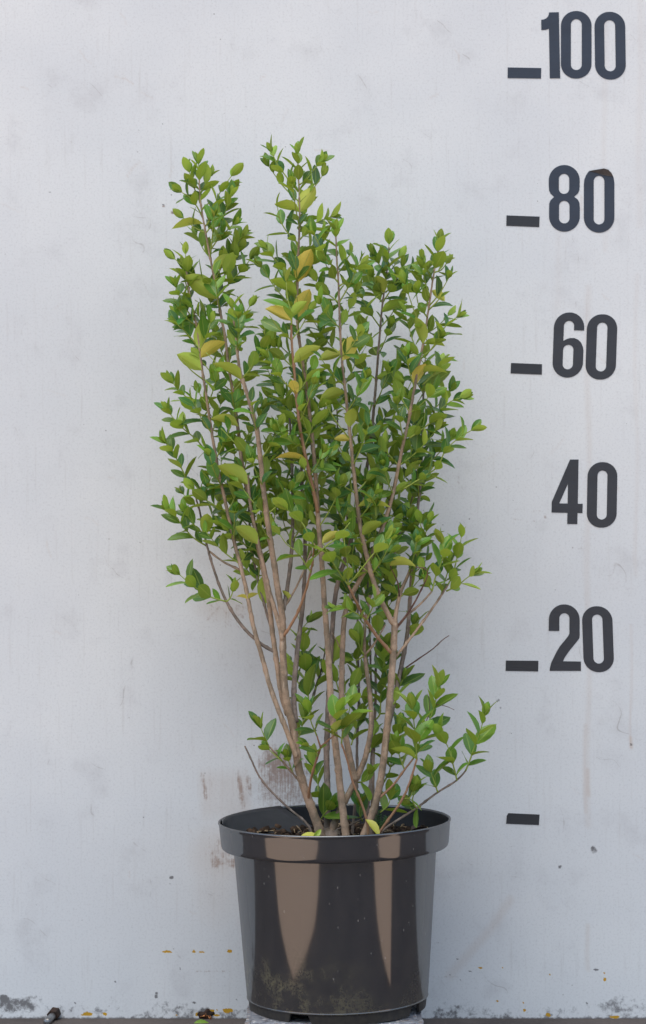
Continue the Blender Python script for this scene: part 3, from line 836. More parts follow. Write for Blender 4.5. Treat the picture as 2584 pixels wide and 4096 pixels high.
stem('L8', [(1240, 2830), (1260, 2760), (1290, 2660), (1300, 2600)], -.16, -.12, .0018, .0009, M_BARK_GREY)
stem('b1', [(1573, 2620), (1496, 2533), (1462, 2479), (1422, 2405), (1393, 2341)], -.205, -.25, .0024, .0014, M_TWIG)
stem('b2', [(1582, 2630), (1679, 2504), (1728, 2435), (1763, 2385), (1790, 2342)], -.205, -.19, .0018, .0013)
stem('b3', [(1588, 2510), (1635, 2454), (1679, 2420), (1728, 2365)], -.205, -.21, .0015, .0011)
stem('b4', [(1584, 2510), (1595, 2500), (1644, 2435), (1694, 2341), (1716, 2291), (1713, 2274), (1690, 2268), (1660, 2269)], -.205, -.23, .0015, .0005, M_DEAD)
stem('b5', [(1608, 2682), (1664, 2642), (1743, 2588), (1768, 2558), (1797, 2542)], -.14, -.15, .0011, .0005, M_DEAD)
stem('b6', [(1459, 2620), (1496, 2578), (1541, 2499)], -.18, -.175, .0014, .0010)
stem('b7', [(1134, 2545), (1181, 2475), (1208, 2410), (1240, 2304), (1254, 2230), (1257, 2175)], -.222, -.265, .0020, .0011, M_TWIG)
stem('b8', [(1140, 2425), (1194, 2332), (1245, 2203)], -.218, -.20, .0015, .0010)
stem('b9', [(837, 2205), (895, 2249), (962, 2280)], -.19, -.202, .0012, .0015)
stem('b10', [(1250, BY - 30), (1236, 3302), (1157, 3235), (1090, 3171), (1042, 3116), (1015, 3061), (979, 2984)], -.205, -.225, .0016, .0010, M_BARK_GREY)
stem('b11', [(1195, 3120), (1172, 3096), (1129, 3045), (1074, 2982)], -.2, -.22, .0014, .0009)
stem('b12', [(1234, 3215), (1236, 3170), (1248, 3096), (1271, 3025), (1283, 2986)], -.199, -.255, .0018, .0013, M_TWIG)
stem('b12l', [(1282, 2990), (1267, 2942)], -.255, -.262, .0012, .0009, M_TWIG)
stem('b12r', [(1281, 2990), (1310, 2962), (1338, 2942)], -.255, -.27, .0013, .0009, M_TWIG)
stem('b13', [(1475, BY - 10), (1469, 3290), (1445, 3211), (1409, 3124), (1394, 3057), (1366, 2974)], -.225, -.26, .0018, .0011, M_TWIG)
stem('b14', [(1490, BY), (1516, 3327), (1563, 3268), (1614, 3195), (1635, 3143), (1657, 3079), (1667, 3036)], -.22, -.255, .0019, .0012, M_TWIG)
stem('b15', [(1490, BY - 5), (1524, 3327), (1584, 3285), (1665, 3233), (1751, 3169), (1828, 3122), (1862, 3084)], -.215, -.23, .0017, .0011, M_BARK_GREY)
stem('b16', [(1512, 3195), (1571, 3143), (1618, 3079), (1652, 3036)], -.21, -.20, .0017, .0011, M_TWIG)
stem('b17', [(1742, 2818), (1780, 2822), (1805, 2832), (1817, 2840)], -.2, -.205, .0006, .0003, M_DEAD)
stem('b18', [(1700, 2900), (1720, 2840), (1718, 2790), (1710, 2775)], -.2, -.205, .0006, .0003, M_DEAD)
stem('b19', [(1290, 3385), (1320, 3330), (1400, 3300), (1460, 3270)], -.15, -.15, .0014, .0008, M_BARK_GREY)
stem('b20', [(1366, 2600), (1345, 2560), (1328, 2530)], -.186, -.20, .0009, .0006)
stem('b21', [(1597, 2385), (1593, 2330), (1570, 2290), (1560, 2262)], -.2, -.215, .0010, .0005, M_DEAD)
crown = lump('root_crown', P(1318, 3350, -.185) - BASE, (0.017, 0.014, 0.012), M_BARK_GREY, 4, shrub, 3)

# ------------------------------------------------------------------ shrub: shoots and leaves
ROWS = [(0, .06), (.08, .36), (.22, .78), (.42, 1.0), (.65, .93), (.86, .55), (1.0, .03)]
COLS = [-1, -.55, 0, .55, 1]
def leaf_geo(w, fold, curl, wave, seed):
    """unit-length blade: x across, y along, z towards its upper side"""
    V_, UV = [], []
    for t, q in ROWS:
        for c in COLS:
            x = c * q * w / 2
            z = fold * abs(x) + curl * (t ** 2) - 0.5 * curl * t * 0.3 + wave * math.sin(t * 7 + seed + c) * abs(c) * w
            V_.append((x, t, z)); UV.append((0.5 + c / 2, t))
    F_ = []
    nc = len(COLS)
    for i in range(len(ROWS) - 1):
        for j in range(nc - 1):
            a = i * nc + j
            F_.append((a, a + 1, a + nc + 1, a + nc))
    return np.array(V_), F_, UV
VARS = []
vr = random.Random(8)
for k in range(10):
    VARS.append(leaf_geo(vr.uniform(.44, .58), vr.uniform(.12, .5), vr.uniform(-.22, .06), vr.uniform(.0, .05), vr.uniform(0, 6)))
BIGV = []
for k in range(5):
    BIGV.append(leaf_geo(vr.uniform(.46, .60), vr.uniform(.35, .75), vr.uniform(-.28, -.08), vr.uniform(.02, .06), vr.uniform(0, 6)))
ALLV = VARS + BIGV
def leaf_mesh(k):
    Vv, Ff, UV = ALLV[k]
    me = bpy.data.meshes.new('leaf')
    me.from_pydata(Vv.tolist(), [], Ff)
    ul = me.uv_layers.new(name='UVMap')
    for lp in me.loops: ul.data[lp.index].uv = UV[lp.vertex_index]
    me.polygons.foreach_set('use_smooth', [True] * len(me.polygons))
    me.materials.append(M_LEAF)
    return me
LEAFMESH = [leaf_mesh(k) for k in range(len(ALLV))]

LEAVES = []     # dicts: matrix (world), variant, tint, rnd, host object
GUARD = []      # (ax, ay, bx, by, depth, radius): stretches of front stem and old leaves that stay in view
def add_leaf(pos, direc, normal, length, tint, host, variant=None):
    d = direc.normalized()
    if variant is None:
        for f in (.45, .85):
            m = pos + d * length * f
            x, y = proj(m)
            for ax_, ay_, bx_, by_, dep, rad_ in GUARD:
                if m.y > dep + .004 or y < min(ay_, by_) - 30 or y > max(ay_, by_) + 30: continue
                ux, uy = bx_ - ax_, by_ - ay_
                t = min(max(((x - ax_) * ux + (y - ay_) * uy) / (ux * ux + uy * uy + 1e-9), 0), 1)
                if math.hypot(x - ax_ - t * ux, y - ay_ - t * uy) < rad_ and random.random() < .8: return None
    n = (normal - d * normal.dot(d))
    if n.length < 1e-4: n = Vector((0, 0, 1)).cross(d)
    n.normalize()
    tip = pos + d * length
    if tip.y > -0.006:                       # a blade bends away from the wall
        d = Vector((d.x, -abs(d.y) * .3, d.z)).normalized()
        n = (n - d * n.dot(d)).normalized()
        if (pos + d * length).y > -0.006: return None
    x = d.cross(n).normalized()
    M = Matrix((x, d, n)).transposed().to_4x4() @ Matrix.Scale(length, 4)
    M.translation = pos
    LEAVES.append(dict(M=M, v=random.randrange(len(VARS)) if variant is None else variant, tint=tint, rnd=random.random(), host=host, L=length))
    return True

BIG = [  # base px, tip px, depth, tint
    ((780, 899), (665, 900), -.205, .72), ((1190, 841), (1098, 800), -.225, .66), ((1204, 846), (1260, 752), -.225, .74), ((1195, 1113), (1243, 985), -.235, .97),
    ((863, 1076), (949, 1014), -.215, .66), ((863, 1187), (744, 1094), -.215, .64), ((1149, 1168), (1057, 1099), -.245, .60), ((1190, 1260), (1232, 1150), -.235, .95),
    ((1154, 1283), (1062, 1233), -.268, .92), ((1163, 1200), (1218, 1150), -.272, .58), ((1536, 1239), (1627, 1195), -.17, .52), ((1526, 1165), (1501, 1096), -.165, .76),
    ((1689, 1368), (1670, 1262), -.215, .66), ((1375, 1442), (1425, 1345), -.25, .86), ((1738, 1165), (1788, 1200), -.19, .80), ((1190, 1447), (1281, 1378), -.27, .68),
    ((1743, 1511), (1837, 1491), -.18, .70), ((1684, 1546), (1712, 1460), -.17, .93), ((1758, 1392), (1825, 1390), -.19, .62), ((1330, 1410), (1250, 1425), -.17, .74),
    ((1373, 1570), (1275, 1592), -.215, .66), ((1516, 1501), (1620, 1511), -.165, .50), ((793, 1383), (805, 1280), -.215, .64), ((810, 1484), (715, 1420), -.215, .62),
    ((817, 1429), (900, 1358), -.22, .90), ((964, 1526), (862, 1458), -.262, .64), ((1183, 1576), (1165, 1515), -.268, .95), ((950, 1705), (849, 1669), -.225, .70),
    ((1217, 1862), (1100, 1830), -.262, .93), ((978, 1931), (874, 1850), -.235, .64), ((1400, 1705), (1412, 1628), -.245, .68), ((1467, 2021), (1582, 2008), -.245, .74),
    ((1455, 2152), (1524, 2090), -.245, .66), ((1360, 1693), (1287, 1624), -.15, .76), ((1402, 1755), (1340, 1747), -.22, .90), ((1291, 2168), (1353, 2120), -.22, .84),
    ((1503, 2219), (1616, 2212), -.25, .76), ((780, 2143), (804, 2055), -.21, .62), ((1030, 2178), (948, 2106), -.225, .62), ((992, 2401), (950, 2383), -.21, .88),
    ((995, 2398), (1034, 2370), -.212, .82), ((1190, 2451), (1163, 2395), -.20, .74), ((1160, 2129), (1120, 2062), -.15, .56), ((1299, 2843), (1335, 2794), -.285, .78),
    ((1657, 3032), (1565, 2978), -.262, .56), ((1100, 2440), (1085, 2330), -.16, .58), ((1330, 2650), (1375, 2540), -.16, .50), ((1360, 2080), (1300, 2010), -.16, .66),
]
for a, b, y, t in BIG:
    GUARD.append((a[0], a[1], b[0], b[1], y, 26))
for key_, lo_, hi_ in (('T1', 2300, 1500), ('S3', 2200, 900), ('S2', 2250, 1380), ('C1', 2450, 760), ('C2', 2050, 1300), ('C3', 2400, 1050), ('C5', 2000, 1100), ('C4', 1700, 1150)):
    pth = STEMS[key_][0][::6]
    for a_, b_ in zip(pth, pth[1:]):
        pa, pb = proj(a_), proj(b_)
        if hi_ < pa[1] < lo_: GUARD.append((pa[0], pa[1], pb[0], pb[1], a_.y, 13))
POLY = [(700, 760), (720, 700), (745, 645), (800, 625), (870, 680), (945, 660), (968, 760), (988, 900), (1012, 1000), (1030, 1110), (1050, 1120), (1040, 965), (1090, 930), (1085, 760), (1055, 600), (1085, 570), (1200, 590), (1295, 620), (1312, 700), (1285, 830), (1355, 865), (1380, 930), (1405, 1010), (1455, 1050), (1475, 1140), (1480, 1050), (1518, 940), (1590, 925), (1612, 1030), (1655, 1055), (1650, 1130), (1668, 1060), (1735, 950), (1797, 955), (1802, 1150), (1795, 1230), (1858, 1255), (1842, 1380), (1832, 1500), (1800, 1560), (1885, 1585), (1855, 1650), (1925, 1705), (1845, 1800), (1832, 1880), (1792, 1930), (1772, 2000), (1742, 2060), (1782, 2090), (1762, 2150), (1720, 2200), (1700, 2300), (1690, 2420), (1640, 2560), (1590, 2480), (1500, 2520), (1420, 2440), (1330, 2400), (1260, 2400), (1230, 2470), (1150, 2360), (1060, 2330), (1000, 2430), (880, 2430), (870, 2330), (850, 2230), (770, 2150), (700, 2110), (650, 2040), (700, 2000), (690, 1900), (650, 1770), (625, 1670), (655, 1620), (660, 1530), (720, 1520), (760, 1590), (790, 1590), (775, 1480), (715, 1430), (680, 1300), (700, 1150), (700, 1010), (750, 1000), (800, 1100), (780, 960), (690, 905), (720, 850)]
def inside(x, y, poly=POLY):
    c = False
    for i in range(len(poly)):
        x1, y1 = poly[i]; x2, y2 = poly[i - 1]
        if (y1 > y) != (y2 > y) and x < (x2 - x1) * (y - y1) / (y2 - y1) + x1: c = not c
    return c

def shoot(p3, leaf_len=0.021, space=0.0115, start=0.10, r0=0.0011, tint=0.40, mask=False, name='shoot', mat=None):
    leaf_len *= 1.27; space *= 1.16
    path, L = resample(catmull(p3, 5), 0.004)
    V_, F_ = tube(path, lambda t: r0 * (1 - 0.5 * t), 6)
    host = mesh_obj(name, [v - BASE for v in V_], F_, mat or M_SHOOT, shrub)
    n = len(path) - 1
    def at(s):
        f = min(max(s / L, 0), 1) * n
        i = min(int(f), n - 1)
        return path[i].lerp(path[i + 1], f - i), (path[min(i + 2, n)] - path[max(i - 1, 0)]).normalized()
    az = random.uniform(0, math.pi)
    s = max(start * L, 0.006)
    tw = random.uniform(-.12, .12)
    k = 0
    while True:
        q = s / L
        last = s >= L - 0.003
        p, ax = at(min(s, L))
        ref = Vector((0, -1, 0.15)); e1 = (ref - ax * ref.dot(ax)).normalized(); e2 = ax.cross(e1)
        env = (0.62 + 0.5 * min(1, q / .35)) if q < .35 else (1.12 - 0.30 * (q - .35) / .65)
        for side in (0, 1):
            if random.random() < 0.05 and not last: continue
            a = az + side * math.pi + random.uniform(-.3, .3)
            rad = e1 * math.cos(a) + e2 * math.sin(a)
            al = math.radians(random.uniform(20, 34) if last else random.uniform(38, 66) - 10 * q)
            d = ax * math.cos(al) + rad * math.sin(al) + Vector((0, 0, random.uniform(-.10, .16)))
            nn = ax * math.sin(al) - rad * math.cos(al) + Vector((random.uniform(-.3, .3), random.uniform(-.45, .1), 0.35 + random.uniform(-.2, .2)))
            ln = leaf_len * env * random.uniform(.78, 1.15)
            pp = p + rad * r0 * .5
            if mask:
                tx, ty = proj(pp + d.normalized() * ln)
                if not inside(tx, ty): continue
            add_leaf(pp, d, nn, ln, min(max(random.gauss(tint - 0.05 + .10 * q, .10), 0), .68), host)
        if last:
            # the folded pair of young blades at the very tip
            for side in (0, 1):
                a = az + math.pi / 2 + side * math.pi
                rad = e1 * math.cos(a) + e2 * math.sin(a)
                d = ax + rad * random.uniform(.10, .3)
                add_leaf(p, d, -rad + ax * .2, leaf_len * random.uniform(.5, .75), min(max(random.gauss(tint + .04, .06), 0), .66), host)
            break
        s += space * random.uniform(.82, 1.2) * (1 - .25 * q)
        if s > L - 0.005: s = L
        az += math.pi / 2 + tw
        k += 1
    return host

# --- shoots read off the photograph's outline: pixel paths with a start and an end depth
HAND = [
    # left edge
    ([(856, 1798), (817, 1793), (784, 1756), (738, 1719), (697, 1678), (675, 1645)], -.20, -.21, .021),
    ([(830, 1690), (775, 1623), (743, 1586), (715, 1563), (694, 1535)], -.20, -.20, .021),
    ([(775, 1964), (752, 1931), (734, 1890), (711, 1844), (688, 1802), (668, 1775)], -.185, -.2, .021),
    ([(826, 2184), (775, 2152), (729, 2101), (706, 2069), (680, 2045)], -.19, -.21, .022),
    ([(904, 2406), (840, 2387), (794, 2359), (757, 2332), (720, 2300)], -.2, -.215, .023),
    ([(904, 2406), (918, 2396), (930, 2370), (935, 2340)], -.2, -.19, .016),
    # left tower
    ([(822, 905), (845, 868), (872, 786), (900, 740), (925, 705)], -.19, -.185, .020),
    ([(845, 960), (880, 900), (908, 830), (922, 790)], -.19, -.20, .020),
    ([(810, 870), (790, 830), (760, 790), (728, 770)], -.19, -.20, .019),
    ([(801, 813), (780, 760), (765, 720), (758, 690)], -.19, -.185, .019),
    ([(800, 780), (820, 740), (835, 710)], -.19, -.18, .019),
    ([(860, 1122), (900, 1040), (940, 980), (965, 950)], -.19, -.18, .020),
    ([(868, 1182), (930, 1120), (975, 1070), (1000, 1040)], -.19, -.19, .021),
    ([(835, 1010), (870, 960), (900, 930), (930, 900)], -.19, -.21, .020),
    ([(785, 1290), (740, 1230), (715, 1180), (705, 1150)], -.2, -.21, .020),
    ([(765, 1215), (740, 1120), (735, 1080)], -.2, -.2, .019),
    ([(798, 1392), (745, 1330), (712, 1300)], -.2, -.21, .020),
    # centre tower
    ([(1193, 767), (1149, 712), (1110, 657), (1088, 610)], -.215, -.215, .020),
    ([(1195, 740), (1225, 720), (1255, 680), (1278, 650)], -.215, -.22, .020),
    ([(1196, 979), (1150, 930), (1120, 880), (1110, 830)], -.215, -.225, .020),
    ([(1197, 960), (1235, 920), (1265, 890), (1320, 868)], -.215, -.21, .020),
    ([(1190, 1122), (1140, 1080), (1100, 1040), (1070, 1000)], -.215, -.22, .021),
    ([(1190, 1100), (1235, 1060), (1260, 1020), (1275, 980)], -.215, -.2, .021),
    ([(1166, 1300), (1164, 1250), (1150, 1190), (1145, 1130)], -.26, -.265, .024),
    # middle right towers
    ([(1355, 1146), (1390, 1120), (1410, 1085), (1440, 1065)], -.235, -.225, .020),
    ([(1353, 1130), (1320, 1090), (1300, 1050)], -.235, -.24, .020),
    ([(1541, 1170), (1580, 1136), (1615, 1096), (1640, 1075)], -.14, -.145, .020),
    ([(1535, 1180), (1500, 1140), (1490, 1110)], -.14, -.15, .019),
    ([(1544, 1110), (1525, 1070), (1510, 1050)], -.14, -.15, .018),
    ([(1718, 1190), (1699, 1120), (1690, 1075)], -.2, -.205, .020),
    ([(1709, 1269), (1675, 1220), (1666, 1175)], -.2, -.21, .020),
    ([(1735, 1090), (1765, 1080), (1785, 1055)], -.2, -.19, .018),
    ([(1715, 1240), (1740, 1215), (1762, 1190)], -.2, -.21, .018),
    # right edge
    ([(1697, 1420), (1733, 1390), (1760, 1350), (1785, 1300), (1825, 1270)], -.2, -.205, .021),
    ([(1690, 1540), (1740, 1490), (1765, 1450), (1790, 1420)], -.19, -.19, .021),
    ([(1637, 1753), (1688, 1717), (1729, 1684), (1762, 1638), (1803, 1606), (1840, 1592)], -.2, -.205, .021),
    ([(1614, 1956), (1680, 1915), (1748, 1869), (1780, 1804), (1821, 1763), (1854, 1740), (1885, 1722)], -.2, -.215, .022),
    ([(1654, 2247), (1684, 2198), (1698, 2148), (1713, 2095)], -.18, -.185, .022),
    ([(1688, 1880), (1725, 1830), (1760, 1790), (1790, 1760)], -.12, -.13, .021),
    ([(1790, 2342), (1812, 2301), (1822, 2257), (1837, 2198), (1845, 2150)], -.19, -.19, .022),
    ([(1785, 2365), (1832, 2341), (1862, 2316), (1890, 2297)], -.19, -.195, .022),
    ([(1728, 2365), (1743, 2306), (1763, 2257), (1778, 2207), (1770, 2175)], -.21, -.215, .023),
    ([(1763, 2385), (1775, 2340), (1790, 2290), (1800, 2250)], -.19, -.18, .020),
    ([(1728, 2365), (1700, 2320), (1690, 2280)], -.21, -.205, .020),
    ([(1672, 2190), (1690, 2140), (1680, 2090)], -.18, -.18, .020),
    # bare-branch ends
    ([(1393, 2341), (1350, 2280), (1320, 2230), (1290, 2170)], -.25, -.27, .027),
    ([(1393, 2341), (1390, 2260), (1380, 2190), (1372, 2120)], -.25, -.255, .026),
    ([(1393, 2341), (1450, 2270), (1490, 2220), (1540, 2160)], -.25, -.265, .027),
    ([(1257, 2185), (1230, 2130), (1200, 2080), (1150, 2040)], -.265, -.275, .026),
    ([(1256, 2230), (1310, 2180), (1350, 2150), (1400, 2090)], -.262, -.27, .026),
    ([(1245, 2290), (1190, 2210), (1150, 2180), (1120, 2140)], -.258, -.27, .024),
    ([(1462, 2479), (1420, 2450), (1380, 2430), (1345, 2425)], -.24, -.26, .022),
    ([(1467, 2479), (1490, 2430), (1500, 2400)], -.24, -.25, .022),
    # lower right
    ([(1667, 3036), (1664, 2970), (1657, 2900), (1650, 2840)], -.255, -.26, .030),
    ([(1862, 3084), (1880, 3040), (1900, 2980), (1922, 2921), (1937, 2865)], -.23, -.235, .026),
    ([(1828, 3122), (1819, 3084), (1794, 2994), (1770, 2950)], -.23, -.24, .026),
    ([(1751, 3169), (1735, 3122), (1724, 3090)], -.228, -.23, .027),
    ([(1665, 3233), (1650, 3200), (1660, 3165)], -.223, -.23, .022),
    ([(1652, 3036), (1690, 2940), (1722, 2870), (1742, 2805), (1752, 2750)], -.2, -.205, .027),
    ([(1618, 3079), (1600, 3030), (1590, 2990)], -.2, -.2, .024),
    ([(1614, 3195), (1640, 3190), (1655, 3150)], -.235, -.24, .020),
    ([(1684, 3225), (1650, 3240), (1640, 3225)], -.22, -.225, .020),
    ([(1520, 3250), (1550, 3225), (1560, 3200)], -.2, -.195, .026),
    # lower left and lower front
    ([(1074, 2982), (1055, 2940), (1045, 2915)], -.22, -.225, .024),
    ([(1129, 3045), (1100, 3020), (1078, 3000)], -.215, -.22, .018),
    ([(1172, 3096), (1160, 3060), (1150, 3030)], -.203, -.21, .018),
    ([(1267, 2942), (1245, 2890), (1235, 2850)], -.262, -.27, .027),
    ([(1338, 2942), (1345, 2890), (1352, 2850)], -.27, -.28, .027),
    ([(1366, 2974), (1372, 2920), (1390, 2870), (1400, 2830)], -.26, -.27, .028),
    ([(1271, 3025), (1262, 3000), (1235, 2985)], -.25, -.26, .020),
    # lower back
    ([(1245, 2860), (1234, 2798), (1227, 2708), (1216, 2646), (1212, 2590)], -.17, -.15, .030),
    ([(1365, 2790), (1353, 2755), (1335, 2690), (1322, 2635)], -.17, -.15, .026),
    ([(1369, 2790), (1400, 2760), (1412, 2740)], -.185, -.17, .029),
    ([(1457, 2620), (1445, 2600), (1433, 2570)], -.178, -.18, .026),
    ([(1455, 2625), (1430, 2640), (1415, 2640)], -.178, -.17, .024),
    ([(1500, 2880), (1520, 2852), (1524, 2744), (1534, 2653), (1538, 2600)], -.14, -.15, .026),
    ([(1436, 2900), (1452, 2863), (1460, 2820)], -.13, -.12, .024),
    ([(1436, 2700), (1425, 2640), (1432, 2590)], -.125, -.12, .024),
    ([(1483, 2700), (1470, 2640), (1462, 2600)], -.12, -.11, .025),
    ([(1300, 3200), (1275, 3175), (1271, 3124), (1255, 3065)], -.17, -.16, .025),
    ([(1285, 3275), (1300, 3252), (1310, 3240)], -.18, -.19, .028),
    ([(1428, 3130), (1462, 3124), (1475, 3100)], -.18, -.19, .024),
    ([(1478, 3010), (1490, 2980), (1495, 2940)], -.15, -.14, .024),
    ([(1450, 3285), (1440, 3262), (1440, 3225)], -.17, -.18, .026),
    ([(1535, 3130), (1560, 3080), (1570, 2990), (1588, 2920)], -.17, -.16, .026),
    ([(1590, 2760), (1602, 2740), (1610, 2720)], -.16, -.16, .026),
    ([(1632, 2560), (1648, 2540), (1655, 2510)], -.14, -.14, .026),
    ([(1570, 2820), (1590, 2790), (1592, 2750)], -.18, -.16, .022),
    ([(1190, 2960), (1205, 2920), (1212, 2880)], -.18, -.17, .026),
    ([(1200, 2740), (1172, 2700), (1158, 2660)], -.15, -.13, .022),
    ([(1260, 2760), (1275, 2720), (1290, 2690)], -.15, -.13, .026),
    ([(1180, 2560), (1205, 2520), (1230, 2490)], -.16, -.14, .022),
    ([(1405, 2980), (1420, 2930), (1432, 2880)], -.15, -.14, .024),
    ([(1545, 2700), (1538, 2640), (1545, 2590)], -.15, -.16, .026),
    ([(1500, 2600), (1512, 2540), (1520, 2490)], -.13, -.12, .024),
]
for pts, y0, y1, ll in HAND:
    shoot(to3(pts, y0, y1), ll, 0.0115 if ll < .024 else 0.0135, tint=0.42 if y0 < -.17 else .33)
# the leaders' own tips
for key, ll in (('C1', .020), ('S3', .020), ('S2', .019), ('C3', .022), ('C4', .021), ('C5', .021), ('T1top', .021), ('R2', .021)):
    path, L, node, off = STEMS[key]
    n = len(path)
    i = int(n * (1 - 0.05 / L))
    shoot([path[i], path[(i + n) // 2], path[-1] + Vector((0, 0, .004))], ll, 0.011, start=0.05, tint=.42)

# --- side shoots from the nodes of the leafy stretch of each stem (fills the crown between the read-off ones)
def grow(key, py_lo, py_hi, len_lo, len_hi, keep=1.0, ll=0.021, tint=0.38):
    path, L, node, off = STEMS[key]
    n = len(path) - 1
    az = random.uniform(0, math.pi)
    k = math.ceil(off - 0.5)
    while True:
        s = (k + 0.5 - off) * node
        k += 1
        if s < 0: continue
        if s > L - 0.02: break
        i = min(int(s / L * n), n - 1)
        p = path[i]; ax = (path[min(i + 2, n)] - path[max(i - 2, 0)]).normalized()
        px, py = proj(p)
        az += math.pi / 2 + random.uniform(-.25, .25)
        if not (py_hi <= py <= py_lo): continue
        for side in (0, 1):
            if random.random() > keep: continue
            a = az + side * math.pi
            ref = Vector((0, -1, 0.1)); e1 = (ref - ax * ref.dot(ax)).normalized(); e2 = ax.cross(e1)
            rad = e1 * math.cos(a) + e2 * math.sin(a)
            ln = random.uniform(len_lo, len_hi)
            for _ in range(4):
                al = math.radians(random.uniform(38, 58))
                d0 = ax * math.cos(al) + rad * math.sin(al)
                if p.y + d0.y * ln > -.03: d0.y = -abs(d0.y) * .4
                q = [p, p + d0 * ln * .5 + Vector((0, 0, .02 * ln)), p + d0 * ln * .92 + Vector((0, 0, .16 * ln))]
                x, y = proj(q[-1])
                if inside(x, y): break
                ln *= .7
            if ln < .016: continue
            shoot(q, ll * random.uniform(.9, 1.1), 0.0115, tint=tint, mask=True, r0=.0010)
grow('T1', 2250, 1500, .04, .075, 0.85)
grow('T1top', 1600, 1250, .035, .06, 1.00)
grow('S2', 2330, 1250, .035, .06, 0.91)
grow('S3', 2250, 900, .035, .065, 0.91)
grow('S3L', 2200, 1950, .03, .055, 0.91)
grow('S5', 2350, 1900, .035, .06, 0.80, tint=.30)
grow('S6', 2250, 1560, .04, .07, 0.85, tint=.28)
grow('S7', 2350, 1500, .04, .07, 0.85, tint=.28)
grow('C1', 2200, 780, .035, .07, 0.85)
grow('C2', 2000, 1280, .035, .06, 0.85, tint=.44)
grow('C3', 2300, 1000, .035, .07, 0.91)
grow('C4', 2250, 1050, .04, .07, 0.91, tint=.30)
grow('C5', 2320, 1050, .035, .065, 0.91)
grow('R2', 2350, 1480, .035, .065, 0.85, tint=.32)
grow('R1r', 2400, 2200, .03, .05, 0.80)
grow('R5', 2500, 1960, .03, .05, 0.70, tint=.30)
grow('R6', 2600, 1950, .03, .06, 0.80, tint=.28)
grow('R7', 2450, 1560, .03, .06, 0.80, tint=.28)

# --- the large old leaves that stand singly at the nodes
for a, b, y, t in BIG:
    p0, p1 = P(a[0], a[1], y), P(b[0], b[1], y - random.uniform(-.006, .012))
    d = p1 - p0
    host = min((o for o in shrub.children if o.name.startswith(('stem', 'twig'))), key=lambda o: min((v.co + BASE - p0).length for v in list(o.data.vertices)[::9]))
    # the blade starts on the stem, so no leaf hangs free
    near = min(host.data.vertices, key=lambda v: (v.co + BASE - p0).length).co + BASE
    if (near - p0).length < 0.06:
        p1 = p1 + (near - p0) * 0.8; p0 = near
        d = p1 - p0
    # old leaves turn the pale underside outwards and fold along the rib
    nn = Vector((random.uniform(-.25, .25) - d.normalized().x * .2, random.uniform(.2, .9), random.uniform(.35, .9)))
    add_leaf(p0, d, nn, d.length * 1.06, t, host, variant=len(VARS) + random.randrange(len(BIGV)))
    LEAVES[-1]['rnd'] = random.uniform(.55, .9)

# --- which 300 leaves show largest? walk front to back over a coarse picture grid
order = sorted(range(len(LEAVES)), key=lambda i: LEAVES[i]['M'].translation.y)
seen = np.zeros((4096 // 8 + 2, 2584 // 8 + 2), bool)
score = []
for i in order:
    lf = LEAVES[i]
    Vv = ALLV[lf['v']][0]
    Mx = np.array(lf['M'])
    Wv = Vv @ Mx[:3, :3].T + Mx[:3, 3]
    d = Wv[:, 1] - CAM_Y
    X = 1292 + Wv[:, 0] * K / d; Y = 2048 + (CAM_Z - Wv[:, 2]) * K / d
    pts = []
    Xg, Yg = X.reshape(len(ROWS), len(COLS)), Y.reshape(len(ROWS), len(COLS))
    for f in np.linspace(0, 1, 4):
        for e in np.linspace(0, 1, 4):
            xx = (Xg[:-1, :-1] * (1 - f) * (1 - e) + Xg[1:, :-1] * f * (1 - e) + Xg[:-1, 1:] * (1 - f) * e + Xg[1:, 1:] * f * e)
            yy = (Yg[:-1, :-1] * (1 - f) * (1 - e) + Yg[1:, :-1] * f * (1 - e) + Yg[:-1, 1:] * (1 - f) * e + Yg[1:, 1:] * f * e)
            pts.append(np.stack([xx.ravel(), yy.ravel()], -1))
    pts = np.concatenate(pts)
    cells = np.unique((pts // 8).astype(int), axis=0)
    cells = cells[(cells[:, 0] >= 0) & (cells[:, 1] >= 0) & (cells[:, 0] < seen.shape[1]) & (cells[:, 1] < seen.shape[0])]
    new = ~seen[cells[:, 1], cells[:, 0]]
    score.append((int(new.sum()), i))
    seen[cells[:, 1], cells[:, 0]] = True
score.sort(reverse=True)
top = set(i for _, i in score[:300])
print('leaves', len(LEAVES), 'shoots', len([o for o in shrub.children if o.name.startswith('shoot')]))
inv = Matrix.Translation(-BASE)
for i in top:
    lf = LEAVES[i]
    o = bpy.data.objects.new('leaf', LEAFMESH[lf['v']])
    COL.objects.link(o)
    o.parent = lf['host']
    o.matrix_basis = inv @ lf['M']
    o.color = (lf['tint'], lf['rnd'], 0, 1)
    if lf['tint'] > .85: o['label'] = 'yellowed old leaf'
Vs, Fs, UVs, Ts = [], [], [], []
base = 0
for i, lf in enumerate(LEAVES):
    if i in top: continue
    Vv, Ff, UV = ALLV[lf['v']]
    Mx = np.array(inv @ lf['M'])
    Vs.append(Vv @ Mx[:3, :3].T + Mx[:3, 3])
    Fs += [tuple(a + base for a in f) for f in Ff]
    UVs += UV
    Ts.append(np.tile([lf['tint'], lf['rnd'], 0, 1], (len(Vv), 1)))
    base += len(Vv)
me = bpy.data.meshes.new('leaves')
me.from_pydata(np.concatenate(Vs).tolist(), [], Fs)
at = me.attributes.new('leaf_tint', 'FLOAT_COLOR', 'POINT')
at.data.foreach_set('color', np.concatenate(Ts).astype(np.float32).ravel())
ul = me.uv_layers.new(name='UVMap')
lv = np.zeros(len(me.loops), np.int32); me.loops.foreach_get('vertex_index', lv)
ul.data.foreach_set('uv', np.array(UVs, np.float32)[lv].ravel())
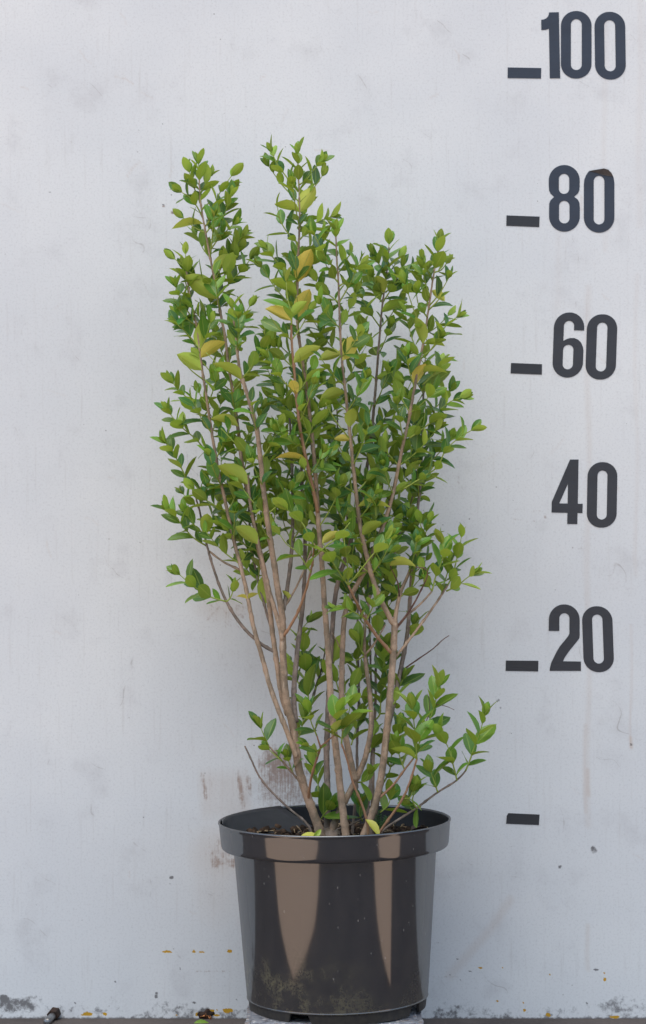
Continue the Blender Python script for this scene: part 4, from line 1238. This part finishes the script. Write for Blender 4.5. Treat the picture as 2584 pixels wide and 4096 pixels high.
me.polygons.foreach_set('use_smooth', [True] * len(me.polygons))
me.materials.append(M_LEAF_STUFF)
mass = bpy.data.objects.new('leaves', me)
COL.objects.link(mass); mass.parent = shrub
tag(mass, kind='stuff')

# ------------------------------------------------------------------ loose leaves and a seedling
def loose_leaf(name, a, b, y0, y1, nrm, tint, label, mat=None, variant=11, rnd=.8, group=None):
    p0, p1 = P(a[0], a[1], y0), P(b[0], b[1], y1)
    d = (p1 - p0); L = d.length; d.normalize()
    n = Vector(nrm); n = (n - d * n.dot(d)).normalized()
    x = d.cross(n).normalized()
    Mx = Matrix((x, d, n)).transposed().to_4x4() @ Matrix.Scale(L, 4)
    me = LEAFMESH[variant].copy()
    if mat: me.materials.clear(); me.materials.append(mat)
    o = bpy.data.objects.new(name, me); COL.objects.link(o)
    Mx.translation = p0
    o.matrix_world = Mx
    o.color = (tint, rnd, 0, 1)
    tag(o, label, 'leaf', group)
    return o
loose_leaf('fallen_leaf', (1462, 3278), (1522, 3338), -.245, -.255, (0.5, -.6, .6), .84, 'yellow fallen leaf propped inside the pot rim at the stem foot', rnd=.45)
loose_leaf('fallen_leaf', (1275, 3352), (1205, 3338), -.255, -.262, (0.1, -.5, .8), .84, 'small yellow fallen leaf on the soil left of the trunk')
loose_leaf('fallen_leaf', (1256, 3352), (1284, 3318), -.268, -.268, (0.3, -.8, .5), .68, 'pale green leaf tip upright at the front rim by the trunk')
loose_leaf('fallen_leaf', (772, 4098), (842, 4096), -.028, -.028, (0, -.75, .65), .62, 'pale green fallen leaf on the ground below the rusty stub')
loose_leaf('dry_leaf', (1645, 3322), (1716, 3310), -.195, -.175, (-.3, -.25, .9), .5, 'curled dry brown leaf on the soil at the right inside the pot', M_DRYLEAF, 12)
weed = empty('weed_seedling', P(1508, 3340, -.19))
tag(weed, 'tiny feathery green weed seedling in the soil behind the right stem', 'weed')
wr = random.Random(4)
M_WEED = mat_simple('weed_green', lin(70, 104, 58), 0.6, 0.3, lin(90, 122, 70), 60)
for k in range(5):
    a = wr.uniform(-1.1, 1.1)
    tip = Vector((math.sin(a) * .022, wr.uniform(-.012, .008), .024 + wr.uniform(-.006, .008)))
    Vall, Fall = tube([Vector((0, 0, -.004)), tip * .5 + Vector((0, 0, .003)), tip], lambda t: .0005, 5)
    for j in range(7):
        q = tip * (.35 + .65 * j / 6)
        for sgn in (-1, 1):
            v, f = tube([q, q + Vector((sgn * .0045 * math.cos(a), wr.uniform(-.002, .002), .0035))], lambda t: .0007 * (1 - .5 * t), 4)
            o_ = len(Vall); Vall += v; Fall += [tuple(i + o_ for i in ff) for ff in f]
    mesh_obj('frond', Vall, Fall, M_WEED, weed)
